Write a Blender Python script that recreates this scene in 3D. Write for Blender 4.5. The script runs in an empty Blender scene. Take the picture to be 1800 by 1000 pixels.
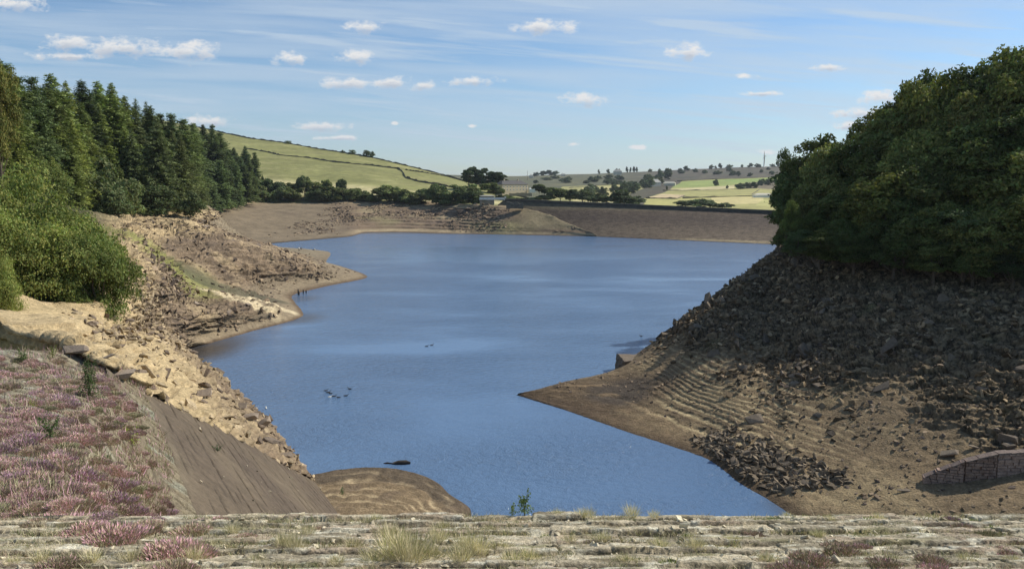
import bpy, bmesh, math, random
import numpy as np
from mathutils import Vector, Matrix, Euler, Quaternion

R = math.radians
random.seed(7)
rng = np.random.default_rng(11)
scene = bpy.context.scene
COL = scene.collection

# ------------------------------------------------------------------ camera
F_PX = 1300.0
PITCH = math.atan(182 / 1300.0)
CAM_H = 30.0
cam_d = bpy.data.cameras.new('camera')
cam = bpy.data.objects.new('camera', cam_d)
COL.objects.link(cam)
cam.location = (0, 0, CAM_H)
cam.rotation_euler = (math.pi / 2 - PITCH, 0, 0)
cam_d.sensor_width = 36
cam_d.lens = F_PX / 1800 * 36
cam_d.clip_start = 0.2
cam_d.clip_end = 20000
scene.camera = cam

# ------------------------------------------------------------------ light
SUN_EL = 43.0
SUN_AZ = 66.0            # degrees clockwise from +Y
sun_dir = Vector((math.sin(R(SUN_AZ)) * math.cos(R(SUN_EL)), math.cos(R(SUN_AZ)) * math.cos(R(SUN_EL)), math.sin(R(SUN_EL))))
sd = bpy.data.lights.new('sun', 'SUN')
sd.energy = 4.6
sd.angle = R(0.5)
sd.color = (1.0, 0.95, 0.87)
so = bpy.data.objects.new('sun', sd)
so.rotation_euler = sun_dir.to_track_quat('Z', 'Y').to_euler()
so.location = (60, 60, 120)
COL.objects.link(so)
scene.view_settings.view_transform = 'Standard'
scene.view_settings.look = 'None'
scene.view_settings.exposure = 0.0
scene.view_settings.gamma = 1.0
scene.cycles.max_bounces = 5
scene.cycles.transparent_max_bounces = 8
scene.cycles.diffuse_bounces = 2
scene.cycles.glossy_bounces = 2
scene.cycles.volume_bounces = 0
scene.cycles.use_denoising = True
SKY_STRENGTH = 0.12

cp, sp_ = math.cos(PITCH), math.sin(PITCH)


def ray(px, py):
    cx = (px - 900) / F_PX
    cy = (500 - py) / F_PX
    return np.array([cx, cp + cy * sp_, -sp_ + cy * cp])


def P(px, py, z=None, Y=None):
    """point in the place seen at photo pixel (px,py), at height z or at distance Y"""
    d = ray(px, py)
    k = (z - CAM_H) / d[2] if z is not None else Y / d[1]
    return np.array([d[0] * k, d[1] * k, CAM_H + d[2] * k])


# ------------------------------------------------------------------ node helpers
class NT:
    def __init__(self, tree):
        self.t = tree
        self.n = tree.nodes
        self.l = tree.links

    def new(self, typ, **kw):
        nd = self.n.new(typ)
        for k, v in kw.items():
            if k.startswith('i_'):
                nd.inputs[int(k[2:])].default_value = v
            else:
                setattr(nd, k, v)
        return nd

    def link(self, a, b):
        self.l.new(a, b)

    def math(self, op, a, b=None, clamp=False):
        nd = self.n.new('ShaderNodeMath')
        nd.operation = op
        nd.use_clamp = clamp
        for i, v in enumerate((a, b)):
            if v is None:
                continue
            if isinstance(v, (int, float)):
                nd.inputs[i].default_value = v
            else:
                self.link(v, nd.inputs[i])
        return nd.outputs[0]

    def vmath(self, op, a, b=None):
        nd = self.n.new('ShaderNodeVectorMath')
        nd.operation = op
        for i, v in enumerate((a, b)):
            if v is None:
                continue
            if isinstance(v, (tuple, list)):
                nd.inputs[i].default_value = v
            else:
                self.link(v, nd.inputs[i])
        return nd.outputs['Value'] if op == 'LENGTH' else nd.outputs[0]

    def noise(self, vec, scale, detail=4, rough=0.55, dist=0.0):
        nd = self.n.new('ShaderNodeTexNoise')
        nd.inputs['Scale'].default_value = scale
        nd.inputs['Detail'].default_value = detail
        nd.inputs['Roughness'].default_value = rough
        nd.inputs['Distortion'].default_value = dist
        if vec is not None:
            self.link(vec, nd.inputs['Vector'])
        return nd.outputs['Fac']

    def ramp(self, fac, stops):
        nd = self.n.new('ShaderNodeValToRGB')
        cr = nd.color_ramp
        while len(cr.elements) < len(stops):
            cr.elements.new(0.5)
        for e, (p, c) in zip(cr.elements, stops):
            e.position = p
            e.color = (c, c, c, 1) if isinstance(c, (int, float)) else (*c, 1)
        self.link(fac, nd.inputs[0])
        return nd.outputs[0]

    def mix(self, fac, a, b, blend='MIX'):
        nd = self.n.new('ShaderNodeMix')
        nd.data_type = 'RGBA'
        nd.blend_type = blend
        for sock, v in ((nd.inputs[0], fac), (nd.inputs[6], a), (nd.inputs[7], b)):
            if isinstance(v, (int, float)):
                sock.default_value = v
            elif isinstance(v, tuple):
                sock.default_value = (*v, 1)
            else:
                self.link(v, sock)
        return nd.outputs[2]


# ------------------------------------------------------------------ world
def build_world():
    w = bpy.data.worlds.new('World')
    scene.world = w
    w.use_nodes = True
    w.node_tree.nodes.clear()
    T = NT(w.node_tree)
    tc = T.new('ShaderNodeTexCoord')
    gen = tc.outputs['Generated']
    sky = T.new('ShaderNodeTexSky')
    sky.sky_type = 'NISHITA'
    sky.sun_disc = False
    sky.sun_elevation = R(SUN_EL)
    sky.sun_rotation = R(SUN_AZ)
    sky.altitude = 200
    sky.air_density = 1.0
    sky.dust_density = 0.25
    sky.ozone_density = 3.0
    sep = T.new('ShaderNodeSeparateXYZ')
    T.link(gen, sep.inputs[0])
    y = T.math('MAXIMUM', sep.outputs[1], 0.08)
    u = T.math('DIVIDE', sep.outputs[0], y)
    v = T.math('DIVIDE', sep.outputs[2], y)
    front = T.math('GREATER_THAN', sep.outputs[1], 0.09)
    uv = T.new('ShaderNodeCombineXYZ')
    T.link(u, uv.inputs[0])
    T.link(v, uv.inputs[1])
    uv = uv.outputs[0]
    # cirrus streaks
    vr = T.math('ADD', v, T.math('MULTIPLY', u, 0.055))
    cv = T.new('ShaderNodeCombineXYZ')
    T.link(T.math('MULTIPLY', u, 1.0), cv.inputs[0])
    T.link(T.math('MULTIPLY', vr, 16.0), cv.inputs[1])
    n1 = T.noise(cv.outputs[0], 2.1, 6, 0.55, 0.35)
    cv2 = T.new('ShaderNodeCombineXYZ')
    T.link(T.math('MULTIPLY', u, 2.2), cv2.inputs[0])
    T.link(T.math('MULTIPLY', T.math('ADD', v, T.math('MULTIPLY', u, 0.085)), 36.0), cv2.inputs[1])
    cv2.inputs[2].default_value = 3.7
    n2 = T.noise(cv2.outputs[0], 1.7, 5, 0.6, 0.3)
    c1 = T.ramp(n1, [(0.40, 0.0), (0.66, 0.62)])
    c2 = T.ramp(n2, [(0.47, 0.0), (0.66, 0.7)])
    cir = T.math('MAXIMUM', c1, c2)
    # soft veil growing to the horizon
    # cumulus: (px, py, half width, half height)
    clouds = [(116, 76, 42, 13), (212, 84, 60, 15), (335, 90, 50, 16), (512, 104, 30, 10), (625, 101, 28, 10),
              (610, 147, 48, 9), (690, 146, 34, 9), (742, 151, 20, 7), (1026, 176, 36, 11), (565, 223, 42, 8),
              (366, 214, 42, 9), (1455, 119, 26, 6), (1205, 92, 30, 13), (955, 48, 50, 11), (640, 48, 28, 10),
              (1550, 172, 36, 13), (1508, 199, 40, 9), (1492, 222, 22, 8), (1342, 267, 15, 5), (1124, 259, 15, 4),
              (1008, 254, 9, 4), (596, 243, 36, 4), (828, 222, 8, 3), (1310, 133, 18, 5), (694, 217, 6, 3),
              (835, 143, 40, 7), (20, 8, 50, 12), (120, 100, 60, 6), (1340, 165, 30, 4)]
    warp = T.new('ShaderNodeTexNoise')
    warp.inputs['Scale'].default_value = 26
    warp.inputs['Detail'].default_value = 6
    warp.inputs['Roughness'].default_value = 0.62
    T.link(T.vmath('MULTIPLY', uv, (1, 1.9, 1)), warp.inputs['Vector'])
    uvw = uv
    dmin = None
    dlow = None
    for (px, py, hw, hh) in clouds:
        d = ray(px, py)
        cu, cvv = d[0] / d[1], d[2] / d[1]
        a = T.vmath('MULTIPLY', T.vmath('SUBTRACT', uvw, (cu, cvv, 0)), (F_PX / hw, F_PX / hh, 0))
        ln = T.vmath('LENGTH', a)
        dmin = ln if dmin is None else T.math('MINIMUM', dmin, ln)
        if hw > 19:
            a2 = T.vmath('LENGTH', T.vmath('ADD', a, (0, 0.75, 0)))
            dlow = a2 if dlow is None else T.math('MINIMUM', dlow, a2)
    nf = T.noise(T.vmath('MULTIPLY', uv, (1, 1.7, 1)), 44, 9, 0.66)
    dd = T.math('ADD', dmin, T.math('MULTIPLY', T.math('SUBTRACT', nf, 0.5), 4.2))
    cum = T.ramp(T.math('MULTIPLY', dd, 0.5), [(0.16, 0.97), (0.58, 0.0)])
    nlow = T.math('ADD', dlow, T.math('MULTIPLY', T.math('SUBTRACT', nf, 0.5), 2.2))
    shade = T.ramp(T.math('MULTIPLY', nlow, 0.5), [(0.10, (0.60, 0.66, 0.76)), (0.48, (0.97, 0.97, 0.97))])
    bg = T.new('ShaderNodeBackground')
    skyc = T.mix(1.0, sky.outputs[0], (0.94, 1.02, 1.05), 'MULTIPLY')
    el = T.math('ABSOLUTE', sep.outputs[2])
    skyc = T.mix(1.0, skyc, T.ramp(el, [(0.0, (.74, .79, .90)), (0.12, (.84, .88, .94)), (0.45, (1, 1, 1))]), 'MULTIPLY')
    T.link(skyc, bg.inputs[0])
    bg.inputs[1].default_value = SKY_STRENGTH
    bgc = T.new('ShaderNodeBackground')
    bgc.inputs[0].default_value = (0.66, 0.79, 0.93, 1)
    bgc.inputs[1].default_value = 0.84
    bgk = T.new('ShaderNodeBackground')
    T.link(shade, bgk.inputs[0])
    bgk.inputs[1].default_value = 0.86
    m1 = T.new('ShaderNodeMixShader')
    T.link(T.math('MULTIPLY', cir, front), m1.inputs[0])
    T.link(bg.outputs[0], m1.inputs[1])
    T.link(bgc.outputs[0], m1.inputs[2])
    m2 = T.new('ShaderNodeMixShader')
    T.link(T.math('MULTIPLY', cum, front), m2.inputs[0])
    T.link(m1.outputs[0], m2.inputs[1])
    T.link(bgk.outputs[0], m2.inputs[2])
    out = T.new('ShaderNodeOutputWorld')
    T.link(m2.outputs[0], out.inputs[0])
    w.cycles.sampling_method = 'MANUAL'
    w.cycles.sample_map_resolution = 512


build_world()

# ------------------------------------------------------------------ numpy noise
_perm = np.random.default_rng(3).permutation(256)
_perm = np.concatenate([_perm, _perm, _perm])
_g = np.random.default_rng(4).normal(size=(256, 3))
_g /= np.linalg.norm(_g, axis=1)[:, None]


def perlin(x, y, z=None):
    x = np.asarray(x, float)
    y = np.asarray(y, float)
    z = np.zeros_like(x) if z is None else np.asarray(z, float)
    xi, yi, zi = np.floor(x).astype(int), np.floor(y).astype(int), np.floor(z).astype(int)
    xf, yf, zf = x - xi, y - yi, z - zi
    u, v, w = (t * t * t * (t * (t * 6 - 15) + 10) for t in (xf, yf, zf))
    r = 0
    for dx in (0, 1):
        for dy in (0, 1):
            for dz in (0, 1):
                h = _perm[_perm[_perm[(xi + dx) & 255] + ((yi + dy) & 255)] + ((zi + dz) & 255)]
                g = _g[h]
                dot = g[..., 0] * (xf - dx) + g[..., 1] * (yf - dy) + g[..., 2] * (zf - dz)
                r = r + dot * (u if dx else 1 - u) * (v if dy else 1 - v) * (w if dz else 1 - w)
    return r * 1.6


def fbm(x, y, z=None, octv=4, ridged=False):
    a, f, r = 1.0, 1.0, 0
    x = np.asarray(x, float)
    y = np.asarray(y, float)
    z = np.zeros_like(x) if z is None else np.asarray(z, float)
    for i in range(octv):
        n = perlin(x * f + i * 17.3, y * f + i * 5.1, z * f + i * 9.7)
        if ridged:
            n = 1 - 2 * np.abs(n)
        r = r + a * n
        a *= 0.5
        f *= 2.03
    return r / 1.9


def sstep(a, b, x):
    t = np.clip((x - a) / (b - a), 0, 1)
    return t * t * (3 - 2 * t)


def blocks(a, b, seed=0, jit=.85):
    """angular broken blocks: random level and tilt per cell, plus distance to the nearest crack"""
    ai, bi = np.floor(a).astype(int), np.floor(b).astype(int)
    f1 = np.full(a.shape, 9.0)
    f2 = np.full(a.shape, 9.0)
    hh = np.zeros(a.shape)
    ox = np.zeros(a.shape)
    oy = np.zeros(a.shape)
    tx = np.zeros(a.shape)
    ty = np.zeros(a.shape)
    for dx in (-1, 0, 1):
        for dy in (-1, 0, 1):
            k = _perm[_perm[(ai + dx + seed) & 255] + ((bi + dy) & 255)]
            g1, g2 = _g[k], _g[(k + 101) & 255]
            cx = ai + dx + .5 + g1[..., 0] * .5 * jit
            cy = bi + dy + .5 + g1[..., 1] * .5 * jit
            d = (a - cx) ** 2 + (b - cy) ** 2
            m = d < f1
            f2 = np.where(m, f1, np.minimum(f2, d))
            f1 = np.where(m, d, f1)
            hh = np.where(m, g2[..., 2], hh)
            tx = np.where(m, g2[..., 0], tx)
            ty = np.where(m, g2[..., 1], ty)
            ox = np.where(m, a - cx, ox)
            oy = np.where(m, b - cy, oy)
    crack = np.sqrt(f2) - np.sqrt(f1)
    return hh * .5 + .9 * (tx * ox + ty * oy), crack


def lerp(a, b, t):
    return a + (b - a) * t


def mixc(c, col, m):
    m = np.clip(m, 0, 1)[..., None]
    return c * (1 - m) + np.array(col) * m


# ------------------------------------------------------------------ object helpers
def tag(o, label=None, cat=None, group=None, kind=None):
    if label:
        o['label'] = label
    if cat:
        o['category'] = cat
    if group:
        o['group'] = group
    if kind or (label and 'wall' in o.name or label and 'apron' in o.name):
        o['kind'] = kind or 'thing'
    return o


def mesh_arrays(name, V, faces, mat, C=None, smooth=False):
    """faces: (N,k) array, or list of such arrays"""
    me = bpy.data.meshes.new(name)
    V = np.asarray(V, dtype=np.float32).reshape(-1, 3)
    if not isinstance(faces, list):
        faces = [faces]
    faces = [np.asarray(f, dtype=np.int32) for f in faces if len(f)]
    loops = np.concatenate([f.ravel() for f in faces])
    sizes = np.concatenate([np.full(len(f), f.shape[1], dtype=np.int32) for f in faces])
    starts = np.concatenate([[0], np.cumsum(sizes)[:-1]]).astype(np.int32)
    me.vertices.add(len(V))
    me.vertices.foreach_set('co', V.ravel())
    me.loops.add(len(loops))
    me.loops.foreach_set('vertex_index', loops)
    me.polygons.add(len(sizes))
    me.polygons.foreach_set('loop_start', starts)
    me.polygons.foreach_set('loop_total', sizes)
    me.update(calc_edges=True)
    me.polygons.foreach_set('use_smooth', np.full(len(sizes), bool(smooth)))
    if C is not None:
        C = np.asarray(C, dtype=np.float32).reshape(-1, 3)
        at = me.color_attributes.new('Col', 'FLOAT_COLOR', 'POINT')
        buf = np.ones((len(V), 4), dtype=np.float32)
        buf[:, :3] = C
        at.data.foreach_set('color', buf.ravel())
    if mat:
        me.materials.append(mat)
    return me


def link(name, me, parent=None, loc=None):
    o = bpy.data.objects.new(name, me)
    COL.objects.link(o)
    if parent is not None:
        o.parent = parent
    if loc is not None:
        o.location = loc
    return o


def empty(name, loc, rz=0.0):
    o = bpy.data.objects.new(name, None)
    o.empty_display_size = 0.2
    COL.objects.link(o)
    o.location = tuple(loc)
    o.rotation_euler = (0, 0, rz)
    return o


def copy_tree(o, parent=None):
    c = o.copy()
    COL.objects.link(c)
    c.parent = parent
    for ch in list(o.children):
        copy_tree(ch, c)
    return c


ORD = ['first', 'second', 'third', 'fourth', 'fifth', 'sixth', 'seventh', 'eighth', 'ninth', 'tenth', 'eleventh', 'twelfth',
       'thirteenth', 'fourteenth', 'fifteenth', 'sixteenth', 'seventeenth', 'eighteenth', 'nineteenth', 'twentieth',
       'twenty-first', 'twenty-second', 'twenty-third', 'twenty-fourth', 'twenty-fifth', 'twenty-sixth', 'twenty-seventh',
       'twenty-eighth', 'twenty-ninth', 'thirtieth', 'thirty-first', 'thirty-second', 'thirty-third', 'thirty-fourth', 'thirty-fifth']


def grid_faces(nr, nc):
    i = np.arange(nr - 1)[:, None] * nc + np.arange(nc - 1)[None, :]
    i = i.ravel()
    return np.stack([i, i + 1, i + nc + 1, i + nc], axis=1)


def cr_axis(A, n):
    """Catmull-Rom along axis 0 to n samples"""
    m = A.shape[0]
    t = np.linspace(0, m - 1, n)
    i = np.clip(np.floor(t).astype(int), 0, m - 2)
    f = (t - i).reshape(-1, *([1] * (A.ndim - 1)))
    p1, p2 = A[i], A[i + 1]
    p0 = np.where((i > 0).reshape(f.shape), A[np.maximum(i - 1, 0)], 2 * p1 - p2)
    p3 = np.where((i < m - 2).reshape(f.shape), A[np.minimum(i + 2, m - 1)], 2 * p2 - p1)
    m1 = (p2 - p0) * 0.38
    m2 = (p3 - p1) * 0.38
    h = f * f * (3 - 2 * f)
    return (2 * f**3 - 3 * f**2 + 1) * p1 + (f**3 - 2 * f**2 + f) * m1 + (-2 * f**3 + 3 * f**2) * p2 + (f**3 - f**2) * m2


def lin_axis(A, n):
    m = A.shape[0]
    t = np.linspace(0, m - 1, n)
    i = np.clip(np.floor(t).astype(int), 0, m - 2)
    f = (t - i).reshape(-1, *([1] * (A.ndim - 1)))
    return A[i] * (1 - f) + A[i + 1] * f


def patch(ctrl, nr, nc):
    """ctrl[col][row] points -> grid (nr, nc, 3)"""
    A = np.array(ctrl, float).transpose(1, 0, 2)
    A = cr_axis(A, nr)
    return cr_axis(A.transpose(1, 0, 2), nc).transpose(1, 0, 2)


def normals(G):
    du = np.gradient(G, axis=1)
    dv = np.gradient(G, axis=0)
    n = np.cross(du, dv)
    n /= np.linalg.norm(n, axis=-1)[..., None] + 1e-9
    n *= np.where(n[..., 2:3] < 0, -1, 1)
    return n


def tube(path, radii, sides=8, cap=True):
    path = [Vector(p) for p in path]
    V, Fq = [], []
    for k, p in enumerate(path):
        a = path[min(k + 1, len(path) - 1)] - path[max(k - 1, 0)]
        a.normalize()
        s = a.cross(Vector((0, 0, 1))) if abs(a.z) < 0.95 else a.cross(Vector((0, 1, 0)))
        s.normalize()
        t = a.cross(s)
        for j in range(sides):
            an = 2 * math.pi * j / sides
            V.append(p + (s * math.cos(an) + t * math.sin(an)) * radii[k])
    for k in range(len(path) - 1):
        for j in range(sides):
            Fq.append((k * sides + j, k * sides + (j + 1) % sides, (k + 1) * sides + (j + 1) % sides, (k + 1) * sides + j))
    return [tuple(v) for v in V], Fq


class MB:
    """collects simple shapes into one mesh"""
    def __init__(self):
        self.V, self.F = [], []

    def add(self, V, F):
        o = len(self.V)
        self.V += [tuple(v) for v in V]
        self.F += [tuple(i + o for i in f) for f in F]
        return self

    def box(self, x0, x1, y0, y1, z0, z1, rz=0.0, org=(0, 0, 0)):
        c, s = math.cos(rz), math.sin(rz)
        V = []
        for z in (z0, z1):
            for (x, y) in ((x0, y0), (x1, y0), (x1, y1), (x0, y1)):
                V.append((org[0] + x * c - y * s, org[1] + x * s + y * c, org[2] + z))
        return self.add(V, [(0, 3, 2, 1), (4, 5, 6, 7), (0, 1, 5, 4), (1, 2, 6, 5), (2, 3, 7, 6), (3, 0, 4, 7)])

    def tube(self, path, radii, sides=8):
        V, F = tube(path, radii, sides)
        n = len(V)
        self.add(V, F + [tuple(range(sides)), tuple(range(n - 1, n - sides - 1, -1))])
        return self

    def mesh(self, name, mat, smooth=False):
        me = bpy.data.meshes.new(name)
        me.from_pydata(self.V, [], self.F)
        me.update()
        if smooth:
            for p in me.polygons:
                p.use_smooth = True
        if mat:
            me.materials.append(mat)
        return me


# ------------------------------------------------------------------ materials
def new_mat(name):
    m = bpy.data.materials.new(name)
    m.use_nodes = True
    m.node_tree.nodes.clear()
    T = NT(m.node_tree)
    out = T.new('ShaderNodeOutputMaterial')
    b = T.new('ShaderNodeBsdfPrincipled')
    T.link(b.outputs[0], out.inputs[0])
    return m, T, b, out


def ground_mat(name, s1, s2, lo=0.6, hi=1.35, bump=0.25, bdist=0.1, rough=0.95, base=None, speck=0.0, aniso=None):
    m, T, b, out = new_mat(name)
    geo = T.new('ShaderNodeNewGeometry')
    pos = geo.outputs['Position']
    if aniso:
        pos = T.vmath('MULTIPLY', pos, aniso)
    if base is None:
        at = T.new('ShaderNodeAttribute')
        at.attribute_name = 'Col'
        c = at.outputs['Color']
    else:
        rgb = T.new('ShaderNodeRGB')
        rgb.outputs[0].default_value = (*base, 1)
        c = rgb.outputs[0]
    na = T.noise(pos, s1, 6, 0.65)
    nb = T.noise(pos, s2, 5, 0.65)
    c = T.mix(1.0, c, T.ramp(na, [(0.28, lo), (0.72, hi)]), 'MULTIPLY')
    c = T.mix(1.0, c, T.ramp(nb, [(0.3, lo * 1.05), (0.7, hi * 0.97)]), 'MULTIPLY')
    if speck > 0:
        vo = T.new('ShaderNodeTexVoronoi')
        vo.inputs['Scale'].default_value = s1 * 1.7
        T.link(pos, vo.inputs['Vector'])
        f = T.ramp(vo.outputs['Distance'], [(0.10, speck), (0.22, 0.0)])
        c = T.mix(f, c, (0.55, 0.5, 0.42))
    c = T.mix(1.0, c, (1.03, 1.0, 0.87), 'MULTIPLY')
    T.link(c, b.inputs['Base Color'])
    b.inputs['Roughness'].default_value = rough
    b.inputs['Specular IOR Level'].default_value = 0.25
    bp = T.new('ShaderNodeBump')
    bp.inputs['Strength'].default_value = bump
    bp.inputs['Distance'].default_value = bdist
    T.link(T.math('ADD', na, nb), bp.inputs['Height'])
    T.link(bp.outputs[0], b.inputs['Normal'])
    return m


def leaf_mat(name, tint=(1, 1, 1), trans=0.3, var=0.35, hues=True):
    m, T, b, out = new_mat(name)
    at = T.new('ShaderNodeAttribute')
    at.attribute_name = 'Col'
    oi = T.new('ShaderNodeObjectInfo')
    k = T.ramp(oi.outputs['Random'], [(0.0, 1 - var), (1.0, 1 + var)])
    c = T.mix(1.0, at.outputs['Color'], k, 'MULTIPLY')
    hue = T.math('FRACT', T.math('MULTIPLY', oi.outputs['Random'], 7.31))
    if hues:
        c = T.mix(1.0, c, T.ramp(hue, [(0.0, (0.95, 1.0, 1.03)), (0.5, (1.0, 1.0, 1.0)), (1.0, (1.08, 1.02, 0.88))]), 'MULTIPLY')
    c = T.mix(1.0, c, tint, 'MULTIPLY')
    T.link(c, b.inputs['Base Color'])
    b.inputs['Roughness'].default_value = 0.75
    b.inputs['Specular IOR Level'].default_value = 0.12
    tr = T.new('ShaderNodeBsdfTranslucent')
    T.link(T.mix(1.0, c, (1.15, 1.3, 0.7), 'MULTIPLY'), tr.inputs[0])
    mx = T.new('ShaderNodeMixShader')
    mx.inputs[0].default_value = trans
    T.link(b.outputs[0], mx.inputs[1])
    T.link(tr.outputs[0], mx.inputs[2])
    T.link(mx.outputs[0], out.inputs[0])
    return m


def rock_obj_mat(name, c0, c1, scale=3.0):
    m, T, b, out = new_mat(name)
    oi = T.new('ShaderNodeObjectInfo')
    geo = T.new('ShaderNodeNewGeometry')
    n = T.noise(geo.outputs['Position'], scale, 6, 0.7)
    n2 = T.noise(geo.outputs['Position'], scale * 5, 4, 0.7)
    c = T.mix(T.ramp(T.math('ADD', T.math('MULTIPLY', n, 0.7), T.math('MULTIPLY', oi.outputs['Random'], 0.45)), [(0.3, 0.0), (0.75, 1.0)]), c0, c1)
    c = T.mix(1.0, c, T.ramp(n2, [(0.3, 0.6), (0.7, 1.4)]), 'MULTIPLY')
    T.link(c, b.inputs['Base Color'])
    b.inputs['Roughness'].default_value = 0.92
    b.inputs['Specular IOR Level'].default_value = 0.25
    bp = T.new('ShaderNodeBump')
    bp.inputs['Strength'].default_value = 0.5
    bp.inputs['Distance'].default_value = 0.06
    T.link(T.math('ADD', n, n2), bp.inputs['Height'])
    T.link(bp.outputs[0], b.inputs['Normal'])
    return m


def plain_mat(name, col, rough=0.8, var=0.25, scale=2.0, metal=0.0):
    m, T, b, out = new_mat(name)
    geo = T.new('ShaderNodeNewGeometry')
    n = T.noise(geo.outputs['Position'], scale, 4, 0.6)
    c = T.mix(1.0, col, T.ramp(n, [(0.3, 1 - var), (0.7, 1 + var)]), 'MULTIPLY')
    c = T.mix(1.0, c, (1.03, 1.0, 0.87), 'MULTIPLY')
    T.link(c, b.inputs['Base Color'])
    b.inputs['Roughness'].default_value = rough
    b.inputs['Metallic'].default_value = metal
    return m


def masonry_mat(name, c0, c1, mortar, bw=0.6, bh=0.25):
    m, T, b, out = new_mat(name)
    tc = T.new('ShaderNodeTexCoord')
    sep = T.new('ShaderNodeSeparateXYZ')
    T.link(tc.outputs['Object'], sep.inputs[0])
    co = T.new('ShaderNodeCombineXYZ')
    T.link(T.math('ADD', sep.outputs[0], sep.outputs[1]), co.inputs[0])
    T.link(sep.outputs[2], co.inputs[1])
    br = T.new('ShaderNodeTexBrick')
    br.inputs['Color1'].default_value = (*c0, 1)
    br.inputs['Color2'].default_value = (*c1, 1)
    br.inputs['Mortar'].default_value = (*mortar, 1)
    br.inputs['Scale'].default_value = 1
    br.inputs['Mortar Size'].default_value = 0.02
    br.inputs['Brick Width'].default_value = bw
    br.inputs['Row Height'].default_value = bh
    T.link(co.outputs[0], br.inputs['Vector'])
    n = T.noise(tc.outputs['Object'], 2.5, 5, 0.65)
    T.link(T.mix(1.0, br.outputs[0], T.ramp(n, [(0.3, 0.65), (0.7, 1.35)]), 'MULTIPLY'), b.inputs['Base Color'])
    b.inputs['Roughness'].default_value = 0.9
    return m


M_BANK = ground_mat('bank_soil', 0.9, 5.0, 0.62, 1.34, 0.7, 0.25, speck=0.12)
M_FAR = ground_mat('far_ground', 0.12, 0.9, 0.72, 1.25, 0.3, 0.5)
M_HILL = ground_mat('moor_ground', 0.03, 0.16, 0.74, 1.24, 0.4, 1.2)
M_BERM = ground_mat('pitched_stone', 5.0, 26.0, 0.55, 1.42, 0.9, 0.03, speck=0.0)
M_SLAB = ground_mat('silted_masonry', 1.3, 9.0, 0.72, 1.26, 0.5, 0.06)
M_RUBBLE = ground_mat('rubble_stone', 1.4, 8.0, 0.62, 1.36, 0.5, 0.06)
M_ROCK_DARK = rock_obj_mat('dark_gritstone', (0.090, 0.070, 0.050), (0.23, 0.18, 0.125))
M_ROCK_BROWN = rock_obj_mat('brown_gritstone', (0.13, 0.10, 0.075), (0.34, 0.265, 0.19))
M_LEAF = leaf_mat('broad_leaves', trans=.22, var=.30)
M_WILLOW = leaf_mat('willow_leaves', trans=.30, var=.10, hues=False)
M_NEEDLE = leaf_mat('conifer_needles', trans=0.15)
M_BARK = plain_mat('bark', (0.11, 0.085, 0.065), 0.95, 0.4, 6)
M_HEATHER = leaf_mat('heather_sprigs', trans=0.0, var=0.22, hues=False)
M_GRASS = leaf_mat('grass_blades', trans=0.15, var=0.2, hues=False)
M_WALLSTONE = masonry_mat('dark_coursed_stone', (0.17, 0.125, 0.105), (0.105, 0.08, 0.07), (0.03, 0.026, 0.022), 0.75, 0.3)
M_DRYSTONE = plain_mat('dry_stone', (0.13, 0.115, 0.095), 0.95, 0.4, 0.8)
M_WHITE = plain_mat('white_paint', (0.8, 0.8, 0.78), 0.6, 0.08, 2)
M_HOUSE = plain_mat('house_stone', (0.33, 0.28, 0.22), 0.9, 0.25, 1.5)
M_ROOF = plain_mat('slate_roof', (0.07, 0.065, 0.068), 0.8, 0.25, 1.5)
M_GLASS = plain_mat('window_glass', (0.05, 0.06, 0.07), 0.15, 0.1, 1)
M_DARKWOOD = plain_mat('wet_wood', (0.035, 0.03, 0.026), 0.8, 0.3, 6)
M_PALEWOOD = plain_mat('bleached_wood', (0.48, 0.45, 0.41), 0.85, 0.2, 6)

# ------------------------------------------------------------------ setting: ground sheet and water
g = MB().add([(-3900, -450, -8), (3900, -450, -8), (3900, 5900, -8), (-3900, 5900, -8)], [(0, 1, 2, 3)])
tag(link('ground', g.mesh('ground', plain_mat('rough_grass', (0.14, 0.15, 0.07), 0.95, 0.3, 0.01))), kind='structure')


def build_water():
    m, T, b, out = new_mat('lake_water')
    geo = T.new('ShaderNodeNewGeometry')
    pos = geo.outputs['Position']
    big = T.noise(T.vmath('MULTIPLY', pos, (0.35, 1.0, 1)), 0.018, 4, 0.5, 0.6)
    big2 = T.noise(T.vmath('MULTIPLY', pos, (0.5, 1.0, 1)), 0.06, 3, 0.5, 0.4)
    w1 = T.noise(T.vmath('MULTIPLY', pos, (0.75, 1.0, 1)), 1.3, 4, 0.62, 0.5)
    w2 = T.noise(T.vmath('MULTIPLY', pos, (1.0, 1.3, 1)), 5.0, 3, 0.6, 0.3)
    w3 = T.noise(T.vmath('MULTIPLY', pos, (0.6, 1.0, 1)), 0.33, 3, 0.6, 0.4)
    h = T.math('ADD', T.math('ADD', T.math('MULTIPLY', w1, 0.85), T.math('MULTIPLY', w2, 0.30)), T.math('MULTIPLY', w3, 0.9))
    wind = T.ramp(T.math('ADD', T.math('MULTIPLY', big, 0.65), T.math('MULTIPLY', big2, 0.35)), [(0.42, 0.15), (0.58, 1.0)])
    bp = T.new('ShaderNodeBump')
    T.link(T.math('MULTIPLY', wind, 1.0), bp.inputs['Strength'])
    bp.inputs['Distance'].default_value = 0.34
    T.link(h, bp.inputs['Height'])
    T.link(bp.outputs[0], b.inputs['Normal'])
    at = T.new('ShaderNodeAttribute')
    at.attribute_name = 'Col'
    T.link(at.outputs['Color'], b.inputs['Base Color'])
    b.inputs['Roughness'].default_value = 0.12
    b.inputs['IOR'].default_value = 1.333
    return m


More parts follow.
